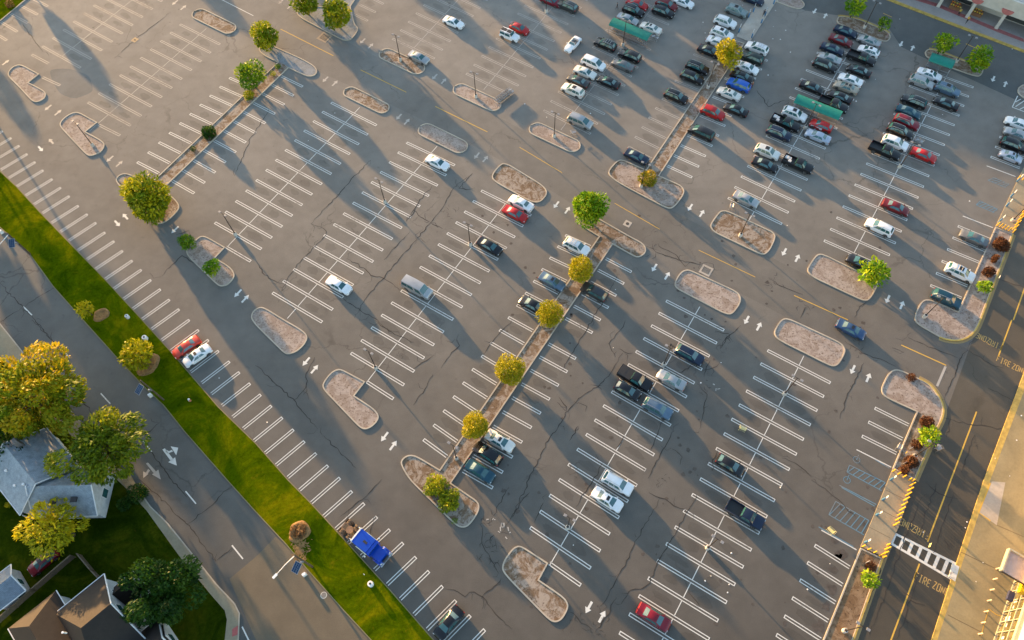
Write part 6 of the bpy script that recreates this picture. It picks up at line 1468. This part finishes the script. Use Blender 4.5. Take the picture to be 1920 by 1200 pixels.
def gable(t, c, ang, L, W, ze, zr, roofm, wallm, hip0=0, hip1=0, over=.35, trim=True, tag_=''):
    """gabled or hipped wing; ridge along local x"""
    M = Matrix.Translation(c) @ Matrix.Rotation(ang, 4, 'Z')
    bm = bmesh.new(); l, w = L/2 - over, W/2 - over
    v = [bm.verts.new(M @ Vector(p)) for p in ((-l,-w,0),(l,-w,0),(l,w,0),(-l,w,0),(-l,-w,ze),(l,-w,ze),(l,w,ze),(-l,w,ze))]
    for f in ((0,1,5,4),(1,2,6,5),(2,3,7,6),(3,0,4,7)): bm.faces.new([v[i] for i in f])
    if not hip0: bm.faces.new((v[4], v[7], bm.verts.new(M @ Vector((-l, 0, zr - .12)))))
    if not hip1: bm.faces.new((v[6], v[5], bm.verts.new(M @ Vector((l, 0, zr - .12)))))
    obj('wall', bm, wallm, t)
    bm = bmesh.new(); l, w = L/2, W/2; dz = over * (zr - ze) / (W/2 - over)
    a, b = Vector((-l + hip0, 0, zr)), Vector((l - hip1, 0, zr))
    P = [Vector(p) for p in ((-l,-w,ze-dz),(l,-w,ze-dz),(l,w,ze-dz),(-l,w,ze-dz))]
    F = [[P[0], P[1], b, a], [P[2], P[3], a, b]]
    if hip0: F.append([P[3], P[0], a])
    if hip1: F.append([P[1], P[2], b])
    for f in F: bm.faces.new([bm.verts.new(M @ p) for p in f])
    bmesh.ops.remove_doubles(bm, verts=bm.verts[:], dist=1e-4); bmesh.ops.recalc_face_normals(bm, faces=bm.faces[:])
    bmesh.ops.solidify(bm, geom=bm.faces[:], thickness=.14)
    r = obj('roof', bm, roofm, t)
    if trim:
        bm = bmesh.new()
        if not hip0:
            for s in (-1, 1): tube(bm, [M @ Vector((-l - .02, s*w, ze-dz+.02)), M @ Vector((-l - .02, 0, zr+.03))], .09, 4)
        if not hip1:
            for s in (-1, 1): tube(bm, [M @ Vector((l + .02, s*w, ze-dz+.02)), M @ Vector((l + .02, 0, zr+.03))], .09, 4)
        for s in (-1, 1): tube(bm, [M @ Vector((-l, s*(w + .05), ze-dz)), M @ Vector((l, s*(w + .05), ze-dz))], .07, 6)
        obj('trim', bm, M_trim, t)
    return M, r
def win(t, M, x, y, z, w, h, nrm, parent=None):
    """window on a local wall point; nrm is 'x+' etc."""
    bm = bmesh.new(); s = 1 if nrm[1] == '+' else -1
    if nrm[0] == 'x': bx(bm, min(x, x+s*.06), max(x, x+s*.06), y-w/2-.08, y+w/2+.08, z-.08, z+h+.08, M=M)
    else: bx(bm, x-w/2-.08, x+w/2+.08, min(y, y+s*.06), max(y, y+s*.06), z-.08, z+h+.08, M=M)
    f = obj('window', bm, M_trim, t); bm = bmesh.new()
    if nrm[0] == 'x': bx(bm, min(x+s*.06, x+s*.075), max(x+s*.06, x+s*.075), y-w/2, y+w/2, z, z+h, M=M)
    else: bx(bm, x-w/2, x+w/2, min(y+s*.06, y+s*.075), max(y+s*.06, y+s*.075), z, z+h, M=M)
    obj('pane', bm, M_glass, f)
def ang(a, b): return math.atan2(b.y - a.y, b.x - a.x)
# grey house
zr = 6.8
a, b = G(10, 836, zr), G(64, 903, zr); c = (a + b) / 2; c.z = 0
hg = thing('house', 'grey-blue roofed house under the big trees at the left edge', 'house', (c.x, c.y, .1)); an = ang(a, b); L = (b - a).length
M, r = gable(hg, Vector((0, 0, 0)), an, L + 1.0, 9.5, 3.6, zr, R_grey, M_wallw)
b2 = G(150, 910, 6.2); u = G(70, 912, 6.2); c2 = (u + b2) / 2 - c; c2.z = 0
M2, r2 = gable(hg, c2, ang(u, b2), (b2 - u).length + 3.2, 7.0, 3.2, 6.2, R_grey, M_wallw)
for M_, xs in ((M, ((-1.5, -2.2), (1.2, -2.6), (2.6, -1.4))), (M2, ((-1.0, -1.9), (2.0, -1.7)))):
    for i, (x, y) in enumerate(xs):
        z = (6.8 if M_ is M else 6.2) - abs(y) * .74 + .05
        bm = bmesh.new()
        if M_ is M: lathe(bm, [(.13, -.1), (.13, .22), (.2, .24), (.18, .32)], 10); 
        else: bx(bm, -.45, .45, -.35, .35, -.02, .16)
        for v in bm.verts: v.co = M_ @ (v.co + Vector((x, y, z)))
        obj('roof_vent' if M_ is M else 'skylight', bm, M_signw if M_ is M else M_dark, r if M_ is M else r2)
bm = bmesh.new(); bx(bm, -3.4, -2.6, 1.0, 1.7, 4.5, 7.6, M=M); obj('chimney', bm, plain('chimney_brick', (.16, .14, .13), .9), r)
for x in (-3, 0, 3): win(hg, M, x, -4.4, 1.2, 1.1, 1.4, 'y-')
win(hg, M2, 0, -3.15, 1.1, 1.2, 1.3, 'y-'); win(hg, M2, (b2 - u).length/2 + 1.25, 0, 1.1, 1.2, 1.3, 'x+')
bm = bmesh.new(); A = [G(8, 922, 2.6) - c, G(22, 918, 2.6) - c, G(52, 958, 2.6) - c, G(42, 966, 2.6) - c]
for p in A: p.z -= .1
poly(bm, A); bmesh.ops.solidify(bm, geom=bm.faces[:], thickness=.12); obj('porch_roof', bm, plain('grey_porch_roof', (.2, .2, .2), .9), hg)
for p in (A[0], A[3]):
    bm = bmesh.new(); tube(bm, [(p.x, p.y, 0), (p.x, p.y, 2.5)], .07, 6); obj('porch_post', bm, M_trim, hg)
# brown house
zr = 8.2
a, b = G(202, 1137, zr), G(118, 1206, zr); c = (a + b) / 2; c.z = 0; an = ang(a, b); L = (b - a).length
hb = thing('house', 'large brown-roofed house with white-trimmed gables at the bottom left', 'house', (c.x, c.y, .1))
M, r = gable(hb, Vector((0, 0, 0)), an, L + 1, 11.5, 4.6, zr, R_brown, M_wallw, hip1=3.0)
x0 = -(L + 1) / 2
M2, r2 = gable(hb, M @ Vector((x0 + 2.6, 7.4, 0)), an, 9.5, 7.4, 3.6, 6.4, R_brown, M_wallw)
M3, r3 = gable(hb, M @ Vector((x0 - .9, -2.4, 0)), an + 0, 3.4, 3.4, 3.2, 4.9, R_brown, M_wallw)
M4, r4 = gable(hb, M @ Vector((x0 - .4, 6.8, 0)), an + 0, 3.4, 4.4, 3.0, 4.6, R_brown, M_wallw)
M5, r5 = gable(hb, M @ Vector((x0 + 9.4, -4.2, 0)), an + pi/2, 9, 6.8, 4.0, 6.9, R_brown, M_wallw, hip0=3.3, hip1=3.3)
for y in (-2.8, 0, 2.8): win(hb, M, x0 + .35, y, 4.7 if y == 0 else 3.0, 1.0, 1.2, 'x-')
win(hb, M3, -1.35, 0, 1.2, 1.2, 1.3, 'x-'); win(hb, M4, -1.35, 0, 1.2, 1.6, 1.3, 'x-')
for x in (1, 4, 7): win(hb, M, x0 + x, -5.4, 2.2, 1.0, 1.3, 'y-')
bm = bmesh.new(); lathe(bm, [(.1, 7.6), (.1, 8.5), (.15, 8.52)], 8)
for v in bm.verts: v.co = M @ (v.co + Vector((x0 + 6, -1.0, 0)))
obj('vent_pipe', bm, M_signw, r)
bm = bmesh.new(); bx(bm, x0 - 1.8, x0 + .3, .2, 1.6, 0, .5, M=M); bx(bm, x0 - 2.4, x0 - 1.801, .2, 1.6, 0, .25, M=M); obj('front_steps', bm, M_conc, hb)
# small blue-roofed house
zr = 3.9
a, b = G(20, 1081, zr), G(-30, 1119, zr); c = (a + b) / 2; c.z = 0
hc = thing('house', 'small house with a light blue roof and white gutters at the left edge', 'house', (c.x, c.y, .1)); L = (b - a).length
M, r = gable(hc, Vector((0, 0, 0)), ang(a, b), L + .3, 4.6, 2.6, zr, R_blue, M_wallw)
win(hc, M, -(L+.3)/2 + .35, .3, 1.0, .9, 1.1, 'x-'); win(hc, M, -1, 1.95, 1.0, 1.0, 1.1, 'y+')
# wooden fence
def fence(pts, label, h=1.5):
    P = [G(*p) for p in pts]; c = P[0].copy(); t = thing('wooden_fence', label, 'fence', (c.x, c.y, .1))
    bm = bmesh.new(); prism_strip(bm, [p - c for p in P], .05, .1, h, 0); obj('boards', bm, plain('fence_boards', (.10, .075, .05), .9, var=.4, sc=6), t)
    bm = bmesh.new(); prism_strip(bm, [p - c for p in P], .14, h, h + .05, 0); obj('top_rail', bm, plain('fence_rail', (.15, .115, .08), .9), t)
    for p, q in zip(P, P[1:]):
        n = int((q - p).length / 2.4)
        for k in range(n + 1):
            o = lerpv(p, q, k / max(n, 1)) - c; bm = bmesh.new(); bx(bm, o.x-.06, o.x+.06, o.y-.06, o.y+.06, 0, h + .12); obj('post', bm, M_wood, t)
fence([(-40, 1200), (0, 1170), (70, 1108), (143, 1045)], 'brown wooden fence running diagonally between the blue-roofed and brown houses')
fence([(155, 1042), (180, 1072), (206, 1099)], 'short brown wooden fence from the corner down to the brown house')
p = G(190, 928); t = thing('garden_shed', 'small grey garden shed roof among the dark shrubs', 'shed', (p.x, p.y, .1), -.9); bm = bmesh.new(); bx(bm, -1, 1, -.8, .8, 0, 1.9); obj('wall', bm, M_wallw, t); bm = bmesh.new(); bx(bm, -1.15, 1.15, -.95, .95, 1.9, 2.02); obj('roof', bm, plain('grey_felt', (.2, .2, .2), .9), t)
p = G(248, 914); t = thing('stone_steps', 'tan stone steps climbing to the sidewalk among shrubs', 'steps', (p.x, p.y, .1), ang(G(248, 905), G(268, 938)))
for k in range(4): bm = bmesh.new(); bx(bm, -2.2 + k*1.1, -1.15 + k*1.1, -.7 + .1*(k % 2), .7, 0, .12 + .03*(k % 2)); obj('stone', bm, plain('tan_stone', (.3, .22, .12), .9, var=.3), t)
# bare branches over the grey house roof (leafless tree)
p = G(160, 885, 6); t = thing('tree', 'bare-branched tree in front of the big yellow-green tree', 'tree', (p.x, p.y, .1)); bm = bmesh.new(); q = random.Random(8)
tube(bm, [(0, 0, 0), (.1, 0, 5.0)], [.16, .1], 6)
for k in range(26):
    a = q.uniform(0, 6.28); z = q.uniform(3, 5); l = q.uniform(1.2, 2.8); e = Vector((cos(a)*l, sin(a)*l, z + q.uniform(.5, 2.2)))
    tube(bm, [(0, 0, z), tuple(e*.5 + Vector((0, 0, z*.5 + .2))), tuple(e)], [.05, .03, .01], 4)
    for _ in range(3):
        f = e*.7 + Vector((0, 0, z*.3)); tube(bm, [tuple(f), tuple(f + Vector((q.uniform(-1, 1), q.uniform(-1, 1), q.uniform(.1, .8))))], [.02, .006], 4)
obj('branches', bm, plain('bare_branch', (.17, .15, .11), .9), t)

# ------------------------------------------------------------------ arcade store, top right
b0, b1 = G(1759.5, 11.5, .13), G(1868, 52, .13); A = ang(b0, b1)
st = thing('store_building', 'pale store with a columned arcade and red half-round capitals, top right corner', 'building', (b0.x, b0.y, 0), A)
sp = (b1 - b0).length / 2; X0, X1 = -110, 60
M_fas = plain('cream_stucco', (.48, .45, .40), .85, sc=.5); M_capr = plain('faded_red_stucco', (.40, .13, .12), .8); M_tile = plain('red_roof_tile', (.42, .12, .08), .8); M_darkw = plain('dark_shopfront', (.05, .055, .055), .4)
bm = bmesh.new(); bx(bm, X0, X1, -.1, .45, 3.5, 6.6); bx(bm, X0, X1, .451, 3.6, 3.55, 3.7); obj('fascia', bm, M_fas, st)
bm = bmesh.new(); bx(bm, X0, X1, 3.6, 40, .0, 6.2); obj('wall', bm, M_fas, st)
bm = bmesh.new()
v = [bm.verts.new(p) for p in ((36, -.5, 6.6), (X1, -.5, 6.6), (X1, 5, 9.2), (36, 5, 9.2))]; bm.faces.new(v); bmesh.ops.solidify(bm, geom=bm.faces[:], thickness=.2); obj('tiled_roof', bm, M_tile, st)
bm = bmesh.new(); quad(bm, [(X0, .46, 6.62), (X1, .46, 6.62), (X1, 40, 6.63), (X0, 40, 6.63)]); obj('flat_roof', bm, plain('pale_roof_felt', (.4, .38, .36), .9), st)
for k in range(-10, 7):
    x = k * sp
    bm = bmesh.new(); bx(bm, x-.30, x+.30, -.35, .25, .13, 3.5); bx(bm, x-.36, x+.36, -.41, .31, .13, .4); obj('column', bm, M_fas, st)
    bm = bmesh.new(); n = 12; o = [[bm.verts.new((x + 1.15*cos(pi + pi*j/n), y, 4.55 + 1.05*sin(pi + pi*j/n))) for j in range(n + 1)] for y in (-.30, -.102)]
    bm.faces.new(o[0]); bm.faces.new(o[1][::-1])
    for j in range(n): bm.faces.new((o[0][j], o[1][j], o[1][j+1], o[0][j+1]))
    bm.faces.new((o[0][n], o[1][n], o[1][0], o[0][0])); bmesh.ops.recalc_face_normals(bm, faces=bm.faces[:]); obj('capital', bm, M_capr, st)
    if k % 3 != 1:
        bm = bmesh.new(); bx(bm, x + .5, x + sp - .5, 3.54, 3.598, .3, 3.2); w = obj('shop_window', bm, M_darkw, st)
        bm = bmesh.new(); q = random.Random(k)
        for j in range(16):
            bx(bm, x + 1.2 + j*.42, x + 1.2 + j*.42 + q.uniform(.16, .3), 3.52, 3.538, 1.9, 2.2)
        obj('window_lettering', bm, M_signw, w)
# added tall block, unseen past the picture edge, shading the upper right
an_ = thing('shade_block', 'added tall plain block, unseen beyond the top edge, shading the upper right', 'building', (b0.x, b0.y, 0), A)
bm = bmesh.new(); bx(bm, -240, -27, 4.2, 60, 0, 18.6); obj('wall', bm, M_fas, an_)
q = random.Random(12)
for k in range(22):
    x = -235 + k * 9.4 + q.uniform(-2, 2); w = q.uniform(1.5, 3.5); h = q.uniform(.8, 2.6)
    bm = bmesh.new(); bx(bm, x - w, x + w, 5.5, 8.5, 18.6, 18.6 + h); obj('shadow_edge_box', bm, M_head, an_)  # boxes added on top to make the block's shadow edge ragged
# displays under the arcade
def display(px, py, label, cols):
    p = G(px, py, .136); t = thing('pumpkin_display', label, 'display stand', (p.x, p.y, .136), A)
    bm = bmesh.new(); bx(bm, -1.1, 1.1, -.5, .5, 0, .7); bx(bm, -1.1, 1.1, .0, .5, .701, 1.05); obj('stand', bm, plain('display_stand', (.2, .1, .05), .8), t)
    q = random.Random(int(px))
    for i in range(9):
        bm = bmesh.new(); bmesh.ops.create_icosphere(bm, subdivisions=2, radius=.2)
        x, y = -.95 + .48*(i % 5), -.25 if i < 5 else .25
        for v in bm.verts: v.co = Vector((v.co.x + x, v.co.y + y, v.co.z*.8 + (.86 if y < 0 else 1.2)))
        obj('pumpkin', bm, plain('pumpkin_%d' % (i % len(cols)), cols[i % len(cols)], .6), t, 60)
display(1789, 16, 'long stand of yellow and orange pumpkins between two arcade columns', [(.6, .3, .03), (.5, .4, .08), (.55, .15, .03)])
display(1829, 28, 'stand of orange pumpkins beside a column of the arcade, right of the person in yellow', [(.6, .2, .02), (.4, .06, .03)])

# ------------------------------------------------------------------ right-hand store
f0, f1 = G(1858, 1204, .13), G(1902, 1078, .13); B = ang(f0, f1)
rs = thing('store_building', 'right-hand store with a white-framed glass front, yellow sign and boxy entrance canopy', 'building', (f0.x, f0.y, 0), B)
M_frame = plain('cream_window_frame', (.40, .36, .25), .6)
Lf = (f1 - f0).length
# local x along the front (up-right), local -y into the building
def P_(x, y, z): return (x, y, z)
bm = bmesh.new(); bx(bm, -40, Lf + 60, -30, -.42, .0, 6.6); obj('wall', bm, plain('store_wall', (.5, .46, .40), .85, sc=.6), rs)
bm = bmesh.new(); bx(bm, -40, Lf + 2, -.41, -.36, .4, 4.6); obj('glass', bm, plain('amber_shop_glass', (.10, .085, .035), .15, var=.5, sc=.8, coat=.3), rs)
bm = bmesh.new()
for k in range(-14, 13): bx(bm, k*1.55 - .05, k*1.55 + .05, -.35, -.2, .13, 4.7)
for z in (.13, 1.5, 3.1, 4.6): bx(bm, -40, Lf + 2, -.351, -.18, z, z + .12)
obj('window_frame', bm, M_frame, rs)
bm = bmesh.new(); bx(bm, -40, Lf + 2, -.8, .02, 4.77, 5.3); obj('fascia', bm, M_frame, rs)
q = random.Random(4)
bm = bmesh.new()
for k in range(22): x = -13 + k*.9; bx(bm, x, x + q.uniform(.3, .7), -.345, -.34, .5 + q.uniform(0, 2), 1.2 + q.uniform(0, 1.8))
obj('window_posters', bm, plain('pale_posters', (.6, .55, .55), .6, var=.4, sc=3), rs)
s0 = G(1904, 1109, 3.4) - f0; s1 = G(1917, 1056, 3.4) - f0
Ri = Matrix.Rotation(-B, 4, 'Z'); s0 = Ri @ s0; s1 = Ri @ s1
y0 = min(s0.y, s1.y)
bm = bmesh.new(); bx(bm, s0.x, s1.x + .8, y0 - .8, y0 - .2, 3.4, 7.0); obj('yellow_sign', bm, plain('yellow_sign_face', (.75, .48, .005), .5), rs)
bm = bmesh.new(); bx(bm, s0.x - 1.4, s0.x - .1, y0 - .2, y0 + .5, 2.7, 3.15); obj('wall_lamp', bm, plain('navy_lamp_shade', (.03, .035, .08), .5), rs)
k0 = Ri @ (G(1881, 1070, 5.2) - f0); k1 = Ri @ (G(1890, 1027, 5.2) - f0)
bm = bmesh.new(); yo = (k0.y + k1.y) / 2
bx(bm, k0.x, k1.x, yo - 14, yo, 4.45, 5.0); obj('entrance_canopy', bm, plain('dark_canopy_side', (.06, .05, .045), .7), rs)
bm = bmesh.new()
bx(bm, k0.x - .05, k1.x + .05, yo - .16, yo + .03, 4.6, 5.35); bx(bm, k1.x - .16, k1.x + .06, yo - 14, yo - .161, 4.6, 5.35); obj('parapet', bm, M_frame, rs)
bm = bmesh.new(); quad(bm, [(k0.x, yo - 14, 5.02), (k1.x - .161, yo - 14, 5.02), (k1.x - .161, yo - .17, 5.02), (k0.x, yo - .17, 5.02)]); obj('canopy_roof', bm, plain('pale_roof_sheet', (.42, .36, .33), .9), rs)
# ------------------------------------------------------------------ light, sky, camera
SUN_AZ, SUN_EL = rad(127.6), rad(7.3)
world = D.worlds.new('World'); SC.world = world; world.use_nodes = True
wt = world.node_tree; bg = wt.nodes['Background']
sky = wt.nodes.new('ShaderNodeTexSky'); sky.sky_type = 'NISHITA'; sky.sun_disc = False
sky.sun_elevation = SUN_EL; sky.sun_rotation = rad(90) - SUN_AZ; sky.air_density = 1.0; sky.dust_density = 1.0; sky.ozone_density = 1.0
wt.links.new(sky.outputs[0], bg.inputs['Color']); bg.inputs['Strength'].default_value = SKY_STR
sun = D.lights.new('sun', 'SUN'); sun.energy = SUN_STR; sun.angle = rad(0.8); sun.color = SUN_COL
so = link(D.objects.new('sun', sun)); so.rotation_euler = (Vector((cos(SUN_AZ)*cos(SUN_EL), sin(SUN_AZ)*cos(SUN_EL), sin(SUN_EL)))).to_track_quat('Z', 'Y').to_euler()
cam = D.cameras.new('camera'); co = link(D.objects.new('camera', cam)); SC.camera = co
cam.sensor_fit = 'HORIZONTAL'; cam.sensor_width = 36; cam.lens = F / 1920 * 36; cam.clip_start = 1; cam.clip_end = 6000
Rm = Matrix((RGT, UPV, -FWD)).transposed().to_4x4(); co.matrix_world = Matrix.Translation(CAM) @ Rm
SC.view_settings.view_transform = 'Standard'; SC.view_settings.look = 'None'; SC.view_settings.gamma = 1; SC.view_settings.exposure = EXPO
